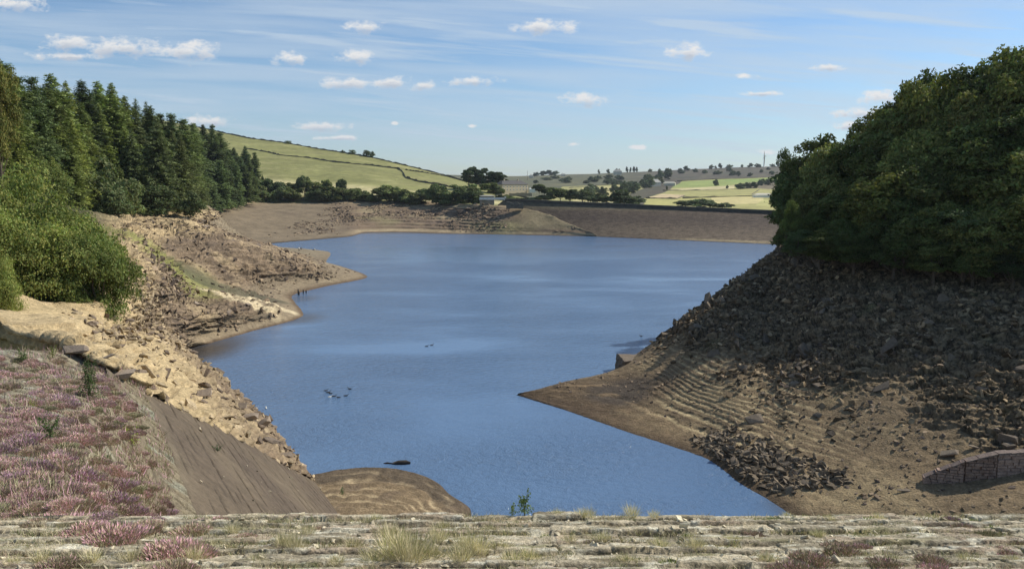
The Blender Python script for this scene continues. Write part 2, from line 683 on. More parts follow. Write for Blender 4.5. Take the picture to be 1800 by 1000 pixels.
# ------------------------------------------------------------------ RIGHT BANK
def bank_cols_right():
    S = [(908, 694), (1000, 723), (1100, 758), (1180, 784), (1245, 807), (1300, 848), (1362, 885), (1405, 912)]
    Rg = [(912, 691, .25), (1000, 673, 1.3), (1092, 650, 1.9), (1150, 606, 4.5), (1212, 560, 8.5), (1290, 500, 13.2), (1340, 474, 15.0), (1400, 455, 17)]
    cols = []
    for k, ((sx, sy), (rx, ry, rz)) in enumerate(zip(S, Rg)):
        s, r = P(sx, sy, z=0), P(rx, ry, z=rz)
        out = s - r
        out[2] = 0
        out /= np.linalg.norm(out) + 1e-6
        below = s + out * 3.0 + np.array([0, 0, -2.0])
        m = []
        for t, bul in ((0.2, -0.05), (0.45, -0.03), (0.72, 0.02)):
            p = lerp(s, r, t)
            p[2] += bul * r[2]
            m.append(p)
        away = -out + np.array([0, 0.6, 0])
        if k < 6:
            b1 = r - out * (1.5 + rz * 0.4) + np.array([-1.0, 2 + rz * 0.3, -0.8 - rz * .35])
            b2 = r - out * (3 + rz) + np.array([-1.0, 5 + rz, -3.5 - rz])
        elif k == 6:
            b1 = r + np.array([4, 12, 0.0])
            b2 = r + np.array([16, 44, -6.0])
        else:
            b1 = r + np.array([4, 14, 1.0])
            b2 = r + np.array([20, 50, 2.0])
        cols.append([below, s, *m, r, b1, b2])
    S2 = [(1460, 915, 0.3), (1560, 915, 1.2), (1680, 915, 2.2), (1830, 915, 3.2), (2050, 915, 4.5), (2400, 915, 6)]
    R2 = [(1470, 466), (1550, 478), (1670, 491), (1800, 502), (2000, 514), (2400, 530)]
    for (sx, sy, sz), (rx, ry) in zip(S2, R2):
        s, r = P(sx, sy, z=sz), P(rx, ry, z=17)
        below = s + np.array([-1.0, -9.0, -1.2 - sz * 0.4])
        m = [lerp(s, r, t) + np.array([0, 0, bul]) for t, bul in ((0.2, -0.9), (0.45, -.5), (0.72, .5))]
        q = min(1, max(.15, (rx - 1400) / 400))
        b1 = r + np.array([4, 14, 7.0 * q])
        b2 = r + np.array([20, 50, 22.0 * q])
        cols.append([below, s, *m, r, b1, b2])
    return cols


def build_right():
    G = patch(bank_cols_right(), 540, 800)
    N = normals(G)
    X, Y, Z = G[..., 0], G[..., 1], G[..., 2]
    rocky = sstep(3.0, 8.5, Z + 2.2 * fbm(X * .07, Y * .07, octv=3) + (X - 30) * 0.04)
    flatm = 1 - sstep(1.0, 5.5, Z + 1.5 * fbm(X * .05 + 9, Y * .05))
    amp = 0.16 + 0.75 * rocky
    fadeshore = sstep(-1.5, 1.2, Z)
    d = amp * (0.55 * fbm(X * .22, Y * .22, Z * .3, 5) + 0.32 * fbm(X * .8, Y * .8, Z * 1.3, 4, ridged=True) * rocky)
    G = G + N * (d * fadeshore)[..., None]
    bm_ = sstep(.42, .88, rocky + .55 * fbm(X * .13 + 5, Y * .13, Z * .1, 3))
    ca, cb = X + .35 * Z, Y * .8 + Z * 1.1
    wa, wb = fbm(ca * .4, cb * .4, octv=3), fbm(ca * .4 + 40, cb * .4, octv=3)
    h1, c1 = blocks(ca / 1.7 + wa * .5, cb / 1.15 + wb * .5, 1)
    h2, c2 = blocks(ca / .75 + wa, cb / .55 + wb, 2)
    G = G + N * (bm_ * (.55 * h1 + .30 * h2) + (1 - bm_) * .05 * h2 * fadeshore)[..., None]
    crackm = bm_ * np.maximum((1 - sstep(.02, .16, c1)), .8 * (1 - sstep(.03, .2, c2)))
    bh = h1 + h2
    # strand terraces: little level steps left as the water fell
    st = 0.42
    zz = G[..., 2] + 0.5 * fbm(X * .09 + 4, Y * .09, octv=3) + .14 * fbm(X * .5, Y * .5, octv=3)
    zz = zz + .22 * np.sin(zz * 1.7 + 1.0)
    ph = zz / st
    f = ph - np.floor(ph)
    terr = (np.floor(ph) + sstep(0.35, 0.75, f) - ph) * st
    cst = P(1235, 705, z=3.0)
    region = 1 - sstep(.5, 1.1, np.hypot((X - cst[0]) / 18, (Y - cst[1]) / 24) + .3 * fbm(X * .08, Y * .08, octv=3))
    tm = (0.03 + 0.48 * region) * sstep(0.2, 0.9, Z) * (1 - bm_) * sstep(-.35, .2, fbm(X * .12 + 30, Y * .12 + 3, octv=3) + .12)
    G[..., 2] += terr * tm
    c = np.ones(G.shape) * np.array((0.225, 0.165, 0.104))
    c = mixc(c, (0.35, 0.27, 0.165), sstep(-.1, 0.4, fbm(X * .11 + 50, Y * .11, octv=4)) * .85)
    c = mixc(c, (0.165, 0.118, 0.080), sstep(0.05, 0.55, fbm(X * .09 + 20, Y * .09 + 7, octv=4)) * .8)
    # strand lines
    band = sstep(0.05, 0.28, f) * (1 - sstep(0.30, 0.55, f))
    c = mixc(c, (0.56, 0.45, 0.28), np.clip(band * tm * 1.6, 0, .8))
    c = mixc(c, (0.08, 0.058, 0.04), np.clip(sstep(.62, .95, f) * tm * 1.4, 0, .75))
    c = mixc(c, (0.185, 0.14, 0.092), np.maximum(rocky * .55, bm_ * .9) * (0.85 + .3 * fbm(X * .2, Y * .2 + 80)))
    c = mixc(c, (0.27, 0.205, 0.125), rocky * (1 - .6 * bm_) * sstep(.12, .5, fbm(X * .16 + 11, Y * .16 + 33, Z * .1, octv=4)) * .75)
    c = mixc(c, (0.115, 0.125, 0.05), rocky * sstep(.22, .55, fbm(X * .13 + 71, Y * .13 + 3, octv=3)) * .6)
    c = c * (1 + bm_ * np.clip(bh, -.6, .9) * .35)[..., None]
    c = mixc(c, (0.028, 0.022, 0.016), crackm * .8)
    # dark peat silt on the spit, dark near the water
    tip = P(1090, 690, z=1)
    c = mixc(c, (0.105, 0.074, 0.05), (1 - sstep(.5, 1.1, np.hypot((X - tip[0] + 4) / 14, (Y - tip[1]) / 11) + .35 * fbm(X * .15, Y * .15, octv=3))) * .85)
    r2 = np.hypot((X - tip[0]) / 6.0, (Y - tip[1]) / 6.0)
    c = mixc(c, (0.075, 0.06, 0.05), (1 - sstep(.55, 1.0, r2 + .25 * fbm(X * .2, Y * .2))) * .9)
    sl = Z * 2.6 + .8 * fbm(X * .15, Y * .15, octv=3)
    sl = sl - np.floor(sl)
    c = mixc(c, (0.28, 0.20, 0.125), 1.4 * sstep(.1, .3, sl) * (1 - sstep(.35, .5, sl)) * (X < tip[0] + 9) * sstep(-.1, .3, fbm(X * .2 + 9, Y * .2)) * .5)
    c = mixc(c, (0.09, 0.062, 0.042), (1 - sstep(.05, .65, Z)) * .85)
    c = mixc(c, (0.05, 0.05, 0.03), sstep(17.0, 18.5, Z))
    return G, c


# ------------------------------------------------------------------ LEFT BANK
pA = P(200, 648, z=20.9)
pB = P(556, 846, z=0.6)
VPx, VPy = 96, 318
dcont = np.array([(VPx - 900) / F_PX, 1.0, 0])
dcont /= np.linalg.norm(dcont)


def left_cols():
    AB = lambda t: lerp(pA, pB, t)
    Q = lambda px, py, z: P(px, py, z=z)
    rows = []
    # each column: shore/below, shore, m1, m2, top, back1, back2
    def col(pts, bk=None, dn=(1.5, 1, -1.6)):
        pts = [np.array(p) for p in pts]
        below = pts[0] + np.array(dn)
        top = pts[-1]
        if bk is None:
            bk = [top + np.array([-16, 6, 5]), top + np.array([-90, 25, 40])]
        return [below] + pts + bk
    c = []
    b0 = AB(0.99)
    c.append(col([Q(552, 838, 0), Q(550, 840, .15), Q(548, 842, .3), AB(.985)], [AB(.985) + np.array([-.8, -1, -1]), AB(.985) + np.array([-2, -3, -3])]))
    c.append(col([Q(505, 792, 0), lerp(Q(505, 792, 0), AB(.86), .3), lerp(Q(505, 792, 0), AB(.86), .65), AB(.84)], [AB(.84) + np.array([-.8, -1, -1]), AB(.84) + np.array([-2, -3, -3])]))
    s, t_ = Q(455, 735, 0), AB(.6)
    c.append(col([s, lerp(s, t_, .3) + np.array([0, 0, .8]), lerp(s, t_, .65) + np.array([0, 0, .8]), t_], [t_ + np.array([-.8, -1, -1]), t_ + np.array([-2, -3, -3])]))
    s, t_ = Q(400, 688, 0), AB(.3)
    c.append(col([s, lerp(s, t_, .3) + np.array([0, 0, 1.5]), lerp(s, t_, .65) + np.array([0, 0, .9]), t_], [t_ + np.array([-.8, -1, -1]), t_ + np.array([-2, -3, -3])]))
    s, t_ = Q(350, 648, 0), AB(0)
    c.append(col([s, lerp(s, t_, .3) + np.array([0, 0, 2]), lerp(s, t_, .65) + np.array([0, 0, 1.2]), t_], [t_ + np.array([-3, 2, .3]), t_ + np.array([-40, 10, 8])]))
    s, t_ = Q(322, 617, 0), Q(150, 612, 20.9)
    c.append(col([s, lerp(s, t_, .3) + np.array([0, 0, 2.2]), lerp(s, t_, .65) + np.array([0, 0, 1.4]), t_], [t_ + np.array([-9, 2, 1.6]), t_ + np.array([-70, 8, 8])]))
    c.append(col([Q(370, 603, 0), Q(325, 590, 3), Q(250, 580, 11), Q(165, 570, 19.5)], [Q(165, 570, 19.5) + np.array([-10, 2, 2]), Q(165, 570, 19.5) + np.array([-75, 8, 12])]))
    c.append(col([Q(440, 583, 0), Q(365, 566, 3.5), Q(285, 545, 9.5), Q(215, 510, 18.5)], [Q(215, 510, 18.5) + np.array([-10, 2, 3]), Q(215, 510, 18.5) + np.array([-85, 8, 20])]))
    c.append(col([Q(532, 555, 0), Q(440, 540, 3.6), Q(330, 512, 7.0), Q(228, 465, 18.5)], [Q(228, 465, 18.5) + np.array([-12, 3, 4]), Q(228, 465, 18.5) + np.array([-100, 10, 30])]))
    c.append(col([Q(514, 520, 0), Q(455, 511, 2.0), Q(330, 480, 8.5), Q(232, 410, 18.5)], [Q(232, 410, 18.5) + np.array([-16, 5, 4]), Q(232, 410, 18.5) + np.array([-140, 10, 40])]))
    c.append(col([Q(575, 503, 0), Q(480, 494, 2.2), Q(370, 450, 10.5), Q(262, 392, 18)], [Q(262, 392, 18) + np.array([-20, 15, 4]), Q(262, 392, 18) + np.array([-170, 30, 50])]))
    c.append(col([Q(646, 487, 0), Q(560, 474, 3.4), Q(440, 430, 11.0), Q(345, 391, 17.5)], [Q(345, 391, 17.5) + np.array([-25, 60, 4]), Q(345, 391, 17.5) + np.array([-190, 110, 60])]))
    # behind the hump
    c.append(col([Q(606, 470, 0), Q(560, 459, 1.6), Q(480, 434, 6), Q(372, 400, 13)], [P(300, 345, Y=420), P(300, 345, Y=420) + np.array([-200, 60, 65])]))
    c.append(col([Q(574, 461, 0), Q(540, 450, .7), Q(480, 436, 2.0), Q(420, 412, 7)], [P(320, 342, Y=500), P(320, 342, Y=500) + np.array([-200, 50, 70])]))
    c.append(col([Q(578, 443, 0), Q(548, 439, .7), Q(480, 432, 1.0), Q(400, 405, 8)], [P(330, 338, Y=540), P(330, 338, Y=540) + np.array([-200, 60, 75])]))
    c.append(col([Q(520, 436, -1), Q(480, 434, -1.), Q(440, 430, -.5), Q(390, 405, 7)], [P(335, 336, Y=560), P(335, 336, Y=560) + np.array([-200, 90, 80])]))
    return c


def build_left():
    G = patch(left_cols(), 460, 1000)
    N = normals(G)
    X, Y, Z = G[..., 0], G[..., 1], G[..., 2]
    dist = np.hypot(X, Y)
    near = 1 - sstep(75, 110, Y)
    hump = (1 - sstep(250, 300, Y)) * sstep(115, 150, Y)
    slope = 1 - N[..., 2]
    rocky = sstep(-.15, .45, fbm(X * .045 + 3, Y * .045, Z * .05, 4) + .25 + slope * .8) * sstep(.8, 2.5, Z)
    fade = sstep(-1.0, 1.0, Z)
    d = (.25 + .9 * rocky) * (.7 * fbm(X * .16, Y * .16, Z * .25, 5) + .35 * fbm(X * .5, Y * .5, Z * .9, 4, ridged=True) * rocky)
    d *= lerp(.45, 1.0, sstep(50, 120, Y))
    # dipping strata ledges
    q = (Z * 1.0 + .12 * X + .8 * fbm(X * .05, Y * .05)) / 1.3
    fq = q - np.floor(q)
    ledge = (sstep(.45, .6, fq) - fq) * .8 * rocky
    G = G + N * ((d + ledge) * fade)[..., None]
    bm_ = sstep(.3, .75, rocky + .3 * fbm(X * .09 + 5, Y * .09, Z * .1, 3)) * fade * lerp(.35, 1.0, sstep(60, 130, Y))
    ca, cb = X * .8 + .5 * Z, Y * .35 + Z * 1.5
    wa, wb = fbm(ca * .3, cb * .3, octv=3), fbm(ca * .3 + 40, cb * .3, octv=3)
    h1, c1 = blocks(ca / 2.6 + wa * .6, cb / 1.2 + wb * .6, 3)
    h2, c2 = blocks(ca / 1.1 + wa, cb / .6 + wb, 4)
    G = G + N * (bm_ * (.75 * h1 + .36 * h2) + (1 - bm_) * .06 * h2 * fade)[..., None]
    crackm = bm_ * np.maximum((1 - sstep(.02, .16, c1)), .8 * (1 - sstep(.03, .2, c2)))
    c = np.ones(G.shape) * np.array((0.40, 0.305, 0.20))
    c = mixc(c, (0.215, 0.155, 0.115), rocky * .75)
    c = mixc(c, (0.60, 0.47, 0.29), sstep(.0, .5, fbm(X * .09 + 60, Y * .09 + 2, octv=4)) * .75 * (1 - .4 * rocky))
    c = mixc(c, (0.14, 0.105, 0.085), rocky * sstep(.0, .5, fbm(X * .12 + 6, Y * .12 + 20, Z * .2, octv=4)) * .8)
    c = c * (1 + bm_ * np.clip(h1 + h2, -.6, .9) * .35)[..., None]
    # sandy upper rim
    c = mixc(c, (0.56, 0.43, 0.26), sstep(13.5, 16.0, Z) * .8)
    c = mixc(c, (.58, .45, .275), near * sstep(8, 15, Z) * .8 * (.55 + .45 * sstep(-.3, .2, fbm(X * .35, Y * .35, octv=4))))
    c = mixc(c, (0.07, 0.055, 0.045), crackm * .7)
    # low flat, silt
    lowf = (1 - sstep(2.2, 4.0, Z)) * sstep(110, 140, Y)
    c = mixc(c, (0.235, 0.19, 0.14), lowf * .7)
    p1 = P(285, 492, z=9)
    rg = np.hypot((X - p1[0]) / 13, (Y - p1[1]) / 24)
    c = mixc(c, (0.235, 0.25, 0.075), (1 - sstep(.4, 1.15, rg + .4 * fbm(X * .1, Y * .1))) * .75)
    # pale silt streaks
    for (px, py, a, bb) in ((445, 541, 7, 1.2), (470, 530, 10, .9), (400, 533, 8, .8)):
        p2 = P(px, py, z=3)
        rr = np.hypot((X - p2[0]) / a, (Y - p2[1] + .3 * (X - p2[0])) / (bb * 3))
        c = mixc(c, (.72, .60, .42), (1 - sstep(.6, 1.1, rr + .3 * fbm(X * .3, Y * .3))) * .8)
    pp = P(410, 519, z=3)
    rr = np.hypot((X - pp[0]) / 15, (Y - pp[1]) / 7)
    c = mixc(c, (.07, .075, .05), (1 - sstep(.7, 1.1, rr + .3 * fbm(X * .2, Y * .2))) * .7)
    c = mixc(c, (.12, .078, .05), (1 - sstep(.05, .7, Z)) * .85)
    far = sstep(255, 300, Y)
    c = mixc(c, (.27, .225, .165), far * .7)
    c = mixc(c, (.075, .075, .04), sstep(18.5, 22.5, Z) * sstep(95, 120, Y))
    c = mixc(c, (.17, .16, .08), sstep(22.5, 25, Z) * (1 - sstep(95, 120, Y)) * .8)
    return G, c


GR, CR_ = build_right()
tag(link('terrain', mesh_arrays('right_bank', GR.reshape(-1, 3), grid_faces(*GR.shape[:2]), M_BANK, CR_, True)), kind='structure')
GL, CL = build_left()
tag(link('terrain', mesh_arrays('left_bank', GL.reshape(-1, 3), grid_faces(*GL.shape[:2]), M_BANK, CL, True)), kind='structure')


# ------------------------------------------------------------------ low mound of silt by the dam foot
def build_mound():
    sh = [(545, 836), (600, 826), (650, 822), (700, 825), (745, 836), (772, 850), (790, 868), (826, 893), (826, 925)]
    cols = []
    for k, (px, py) in enumerate(sh):
        s = P(px, py, z=0)
        inn = P(lerp(560, 700, k / 8), 935, z=2.8)
        b = s + (s - inn) / np.linalg.norm(s - inn) * 2.5 + np.array([0, 0, -1.5])
        m1 = lerp(s, inn, .12)
        m1[2] = .75
        m2 = lerp(s, inn, .45)
        m2[2] = 1.5
        cols.append([b, s, m1, m2, inn, inn + np.array([-3, -14, 0.5])])
    G = patch(cols, 220, 320)
    X, Y, Z = G[..., 0], G[..., 1], G[..., 2]
    st = .22
    zz = Z + .5 * fbm(X * .13, Y * .13, octv=4) + .08 * fbm(X * .8, Y * .8, octv=2)
    zz = zz + .12 * np.sin(zz * 3.1)
    ph = zz / st
    f = ph - np.floor(ph)
    msk = sstep(.1, .5, Z)
    G[..., 2] += ((np.floor(ph) + sstep(.3, .7, f) - ph) * st * .8 + .10 * fbm(X * .9, Y * .9, octv=4)) * msk
    c = np.ones(G.shape) * np.array((.225, .165, .105))
    c = mixc(c, (.115, .088, .064), (1 - sstep(1.0, 1.25, Z + .15 * fbm(X * .2, Y * .2))) * .92)
    c = mixc(c, (.55, .43, .28), sstep(0.0, .3, f) * (1 - sstep(.3, .6, f)) * sstep(.8, 1.1, zz) * .8 * sstep(-.2, .3, fbm(X * .25, Y * .25 + 4, octv=3)))
    c = mixc(c, (.15, .11, .08), sstep(.1, .5, fbm(X * .3 + 9, Y * .3, octv=4)) * .75)
    c = mixc(c, (.085, .06, .042), (1 - sstep(.05, .35, Z)) * .8)
    return G, c


GM, CM = build_mound()
tag(link('terrain', mesh_arrays('silt_mound', GM.reshape(-1, 3), grid_faces(*GM.shape[:2]), M_BANK, CM, True)), kind='structure')


# ------------------------------------------------------------------ masonry slab face, left of the dam
def build_slab():
    # plane through A, B and direction dcont
    n_h = np.array([dcont[1], -dcont[0], 0])
    # down-slope run from the crest line through A to B
    s_b = float(np.dot(pB - pA, n_h))
    run_drop = (pA[2] - pB[2]) / s_b
    nu, nv = 700, 520
    u = np.linspace(-34, 62, nu)
    v = np.linspace(-.4, s_b + 14, nv)
    U, V = np.meshgrid(u, v)
    # slab ends where the rocky bank begins (line A-B)
    ub = float(np.dot(pB - pA, dcont))
    lim = V / s_b * ub
    Uc = np.minimum(U, lim + 1.2 + .8 * fbm(V * .4, V * 0 + 3, octv=3))
    X = pA[0] + dcont[0] * Uc + n_h[0] * V
    Y = pA[1] + dcont[1] * Uc + n_h[1] * V
    Z = pA[2] - V * run_drop + .35 * sstep(2, 20, V) * fbm(X * .05, Y * .05, octv=2) + .05 * fbm(X * .5, Y * .5, octv=4)
    Z = Z + .02
    # course joints
    ds = np.hypot(V, V * run_drop)
    gsum = np.zeros_like(Z)
    lit = np.zeros_like(Z)
    wv = ds + .10 * fbm(Uc * .25, V * .1, octv=3)
    ph = wv / 1.15
    k = np.floor(ph)
    f = (ph - k)
    on = sstep(-.25, .1, perlin(Uc * .2 + k * 7.7, k * 3.3))
    g1 = (1 - sstep(.01, .07, np.abs(f - .5 + .06 * perlin(Uc * 1.2, k)))) * on
    ph2 = wv / .55
    k2 = np.floor(ph2)
    g2 = (1 - sstep(.0, .13, np.abs(ph2 - k2 - .5))) * sstep(.1, .4, perlin(Uc * .3 + k2 * 5.1, k2 * 2.7)) * .8
    jx = Uc / 1.05 + k * .37 + .12 * perlin(Uc * .7, k * 1.3)
    g3 = (1 - sstep(.02, .09, np.abs(jx - np.floor(jx) - .5))) * sstep(.0, .4, perlin(Uc * .4 + 7, k * 2.1)) * .45
    gg = np.maximum(np.maximum(g1, g2), g3)
    Z = Z - gg * .12 + .02 * perlin(k * 3.7, Uc * .05)
    c = np.ones(X.shape + (3,)) * np.array((.145, .113, .084))
    c = mixc(c, (.19, .15, .11), sstep(-.1, .5, fbm(Uc * .10, V * .2 + 5, octv=4)) * .6)
    c = mixc(c, (.085, .064, .056), sstep(-.25, .35, fbm(Uc * .045 + 3, V * .10 + 9, octv=4)) * .6)
    # damp darker lower diagonal stain
    dn = V / s_b
    c = mixc(c, (.07, .052, .047), sstep(.25, .5, dn) * (1 - sstep(.75, .95, dn)) * .55 * sstep(-.3, .3, fbm(Uc * .08 + 9, V * .12, octv=3)))
    c = mixc(c, (.26, .22, .16), (1 - sstep(.0, .12, dn + .05 * fbm(Uc * .3, V * .3))) * .5)
    c = mixc(c, (.045, .037, .03), gg * .9)
    return np.stack([X, Y, Z], -1), c


GS, CS = build_slab()
tag(link('stone_apron', mesh_arrays('stone_apron', GS.reshape(-1, 3), grid_faces(*GS.shape[:2]), M_SLAB, CS, True)),
    'broad dark silted masonry slope with open joints falling from the heather to the water', 'masonry slope')


# ------------------------------------------------------------------ heather wing of the dam
def wing_cols():
    ys = [1040, 905, 850, 800, 740, 690, 655]
    def crest(py):
        return P(280 - (905 - py) * 80 / 257.0, py, z=20.9)
    table = {
        -900: [5.5, 8.2, 10.2, 12.4, 16, 21, 28],
        -300: [5.6, 8.4, 10.4, 12.8, 16.4, 21.5, 29],
        0: [5.8, 8.9, 10.8, 13.2, 17, 22.5, 30],
        110: [6.3, 9.7, 11.8, 14.4, 18.5, 24, 31.5],
        175: [7.5, 11.8, 14, 16.6, 20.5, 26, 33],
    }
    cols = []
    for px, Ys in table.items():
        c = [P(px, y, Y=Y) for y, Y in zip(ys, Ys)]
        c[0][2] -= .5
        ytop = {-900: 590, -300: 604, 0: 616, 110: 622, 175: 636}[px]
        t = P(px, ytop, Y=Ys[-1] + 3.5)
        c.append(t)
        c.append(t + np.array([-.4, 3, -1.0]))
        cols.append(c)
    mid = []
    cr = [crest(y) for y in ys]
    cr[0] = pA - dcont * 24 
    last = cr + [pA + np.array([-.1, .3, .1]), pA + np.array([-.2, 2.5, -1.2])]
    prev = cols[-1]
    mid = [lerp(np.array(a), np.array(b), .6) + np.array([0, 0, -.1]) for a, b in zip(prev, last)]
    cols.append(mid)
    cols.append(last)
    n_h = np.array([dcont[1], -dcont[0], 0])
    cols.append([p + n_h * 1.2 + np.array([0, 0, -1.1]) for p in last])
    return cols


def build_wing():
    G = patch(wing_cols(), 360, 420)
    X, Y, Z = G[..., 0], G[..., 1], G[..., 2]
    n = fbm(X * .9, Y * .9, octv=5)
    # rough stone courses following the dam
    ph = (Y * .9 + X * .35 + .5 * fbm(X * .3, Y * .3)) / .62
    f = ph - np.floor(ph)
    jx = X * .8 + np.floor(ph) * 3.7 + .3 * n
    jf = np.abs(jx - np.floor(jx) - .5)
    joint = np.maximum(1 - sstep(0, .1, np.abs(f - .5)), (1 - sstep(0, .05, jf)) * .7)
    G[..., 2] += .11 * n + .10 * (f - .5) - .08 * joint
    c = np.ones(G.shape) * np.array((.30, .265, .20))
    c = mixc(c, (.58, .565, .50), sstep(.05, .45, fbm(X * 1.6 + 3, Y * 1.6, octv=4)) * .75)
    c = mixc(c, (.20, .155, .11), sstep(-.2, .3, fbm(X * .7 + 13, Y * .7, octv=4)) * .75)
    c = mixc(c, (.21, .175, .125), sstep(.55, .8, np.linspace(0, 1, G.shape[1])[None, :] + .12 * n) * .75)
    c = mixc(c, (.30, .33, .29), sstep(.1, .4, fbm(X * .35 + 23, Y * .35, octv=3)) * .6)
    c = mixc(c, (.07, .06, .045), joint * .75)
    return G, c


GW, CW = build_wing()
tag(link('pitched_slope', mesh_arrays('pitched_slope', GW.reshape(-1, 3), grid_faces(*GW.shape[:2]), M_BERM, CW, True)),
    'pale lichened stone pitching under the heather on the near left slope', 'stone slope')


# ------------------------------------------------------------------ foreground berm of coursed stone
BERM_Y1 = 8.55


def berm_z(y):
    return 26.5 - (y - 6.3) * (0.5 / 2.25)


def build_berm():
    nx, ny = 1900, 330
    x = np.linspace(-11.0, 11.0, nx)
    y = np.linspace(5.7, BERM_Y1, ny)
    X, Y = np.meshgrid(x, y)
    wob = .10 * fbm(X * .6, Y * .5, octv=3) + .05 * fbm(X * 3, Y * 3, octv=4)
    yy = Y + wob
    edges = np.array([5.6, 6.05, 6.42, 6.84, 7.2, 7.62, 7.95, 8.22, 8.62])
    k = np.clip(np.searchsorted(edges, yy) - 1, 0, len(edges) - 2)
    w = edges[k + 1] - edges[k]
    f = (yy - edges[k]) / w
    # stones along a course
    ln = .55 + .35 * ((k * 37 % 11) / 11.0)
    jx = X / ln + k * 0.37 * 3 + .25 * perlin(X * .9, k * 3.1)
    kj = np.floor(jx)
    fj = jx - kj
    hsh = (np.sin(kj * 12.9898 + k * 78.233) * 43758.5453)
    hsh = hsh - np.floor(hsh)
    jd = np.minimum(fj, 1 - fj) * ln
    fd = np.minimum(f, 1 - f) * w
    rag = .018 * fbm(X * 7, Y * 7, octv=3)
    fill = sstep(-.25, .2, fbm(X * 1.7 + 8, Y * 2.5, octv=3))
    joint = np.maximum(1 - sstep(.0, .045, fd + rag), (1 - sstep(.0, .03, jd + rag)) * (hsh > .45)) * fill
    lam = (yy + .04 * fbm(X * 2, Y * 5, octv=3)) / .11
    lamf = np.abs(lam - np.floor(lam) - .5)
    joint = np.maximum(joint, (1 - sstep(.0, .12, lamf)) * sstep(.25, .5, fbm(X * .8 + 3, np.floor(lam) * 1.7, octv=3)) * .6)
    rough = .035 * fbm(X * 2.2, Y * 4.4, octv=6) + .014 * fbm(X * 9, Y * 16, octv=4, ridged=True)
    Z = berm_z(Y) + (hsh - .5) * .035 + rough - joint * .045 - .03 * (f - .5) * 1.3
    missing = (hsh > .9) & (k % 3 == 1)
    Z = Z - missing * .04
    # ragged outer edge
    lip = .0 + .05 * perlin(X * .8, X * 0 + 2) + (hsh - .5) * .10
    Yc = np.where(k >= len(edges) - 2, np.minimum(Y, 8.45 + lip), Y)
    c = np.ones(X.shape + (3,)) * np.array((.45, .39, .30))
    tone = ((hsh * 7.3) % 1)[..., None]
    c = c * (.72 + .5 * tone)
    c = mixc(c, (.34, .25, .20), ((hsh * 3.7 % 1) > .7) * .5)
    c = mixc(c, (.72, .70, .61), sstep(.05, .28, fbm(X * 2.6 + 4, Y * 6.5, octv=5)) * .65)
    c = mixc(c, (.68, .67, .60), sstep(.25, .45, fbm(X * 11 + 4, Y * 17, octv=3)) * .6)
    c = mixc(c, (.20, .17, .12), sstep(.02, .40, fbm(X * 1.5 + 14, Y * 6.0 + 2, octv=5)) * .8)
    c = mixc(c, (.20, .195, .09), sstep(.15, .45, fbm(X * 1.1 + 34, Y * 3.5 + 2, octv=4)) * .6)
    c = mixc(c, (.10, .085, .06), joint * .75)
    G = np.stack([X, Yc, Z], -1)
    # drop face beyond the lip
    last = G[-1].copy()
    rows = [G]
    cl = [c]
    for dz, dy in ((-.06, .012), (-.2, .03), (-.45, .05), (-1.6, .3), (-6, 3.0), (-14, 12), (-26.5, 40)):
        r = last.copy()
        r[:, 2] += dz
        r[:, 1] += dy + .01 * perlin(r[:, 0] * 5, r[:, 2] * 5)
        rows.append(r[None])
        cl.append((c[-1] * .6)[None])
    return np.concatenate(rows, 0), np.concatenate(cl, 0)


GB, CB = build_berm()
tag(link('stone_crest', mesh_arrays('stone_crest', GB.reshape(-1, 3), grid_faces(*GB.shape[:2]), M_BERM, CB, True)),
    'weathered crest of level courses of pale lichened stone along the bottom of the view', 'stone crest')


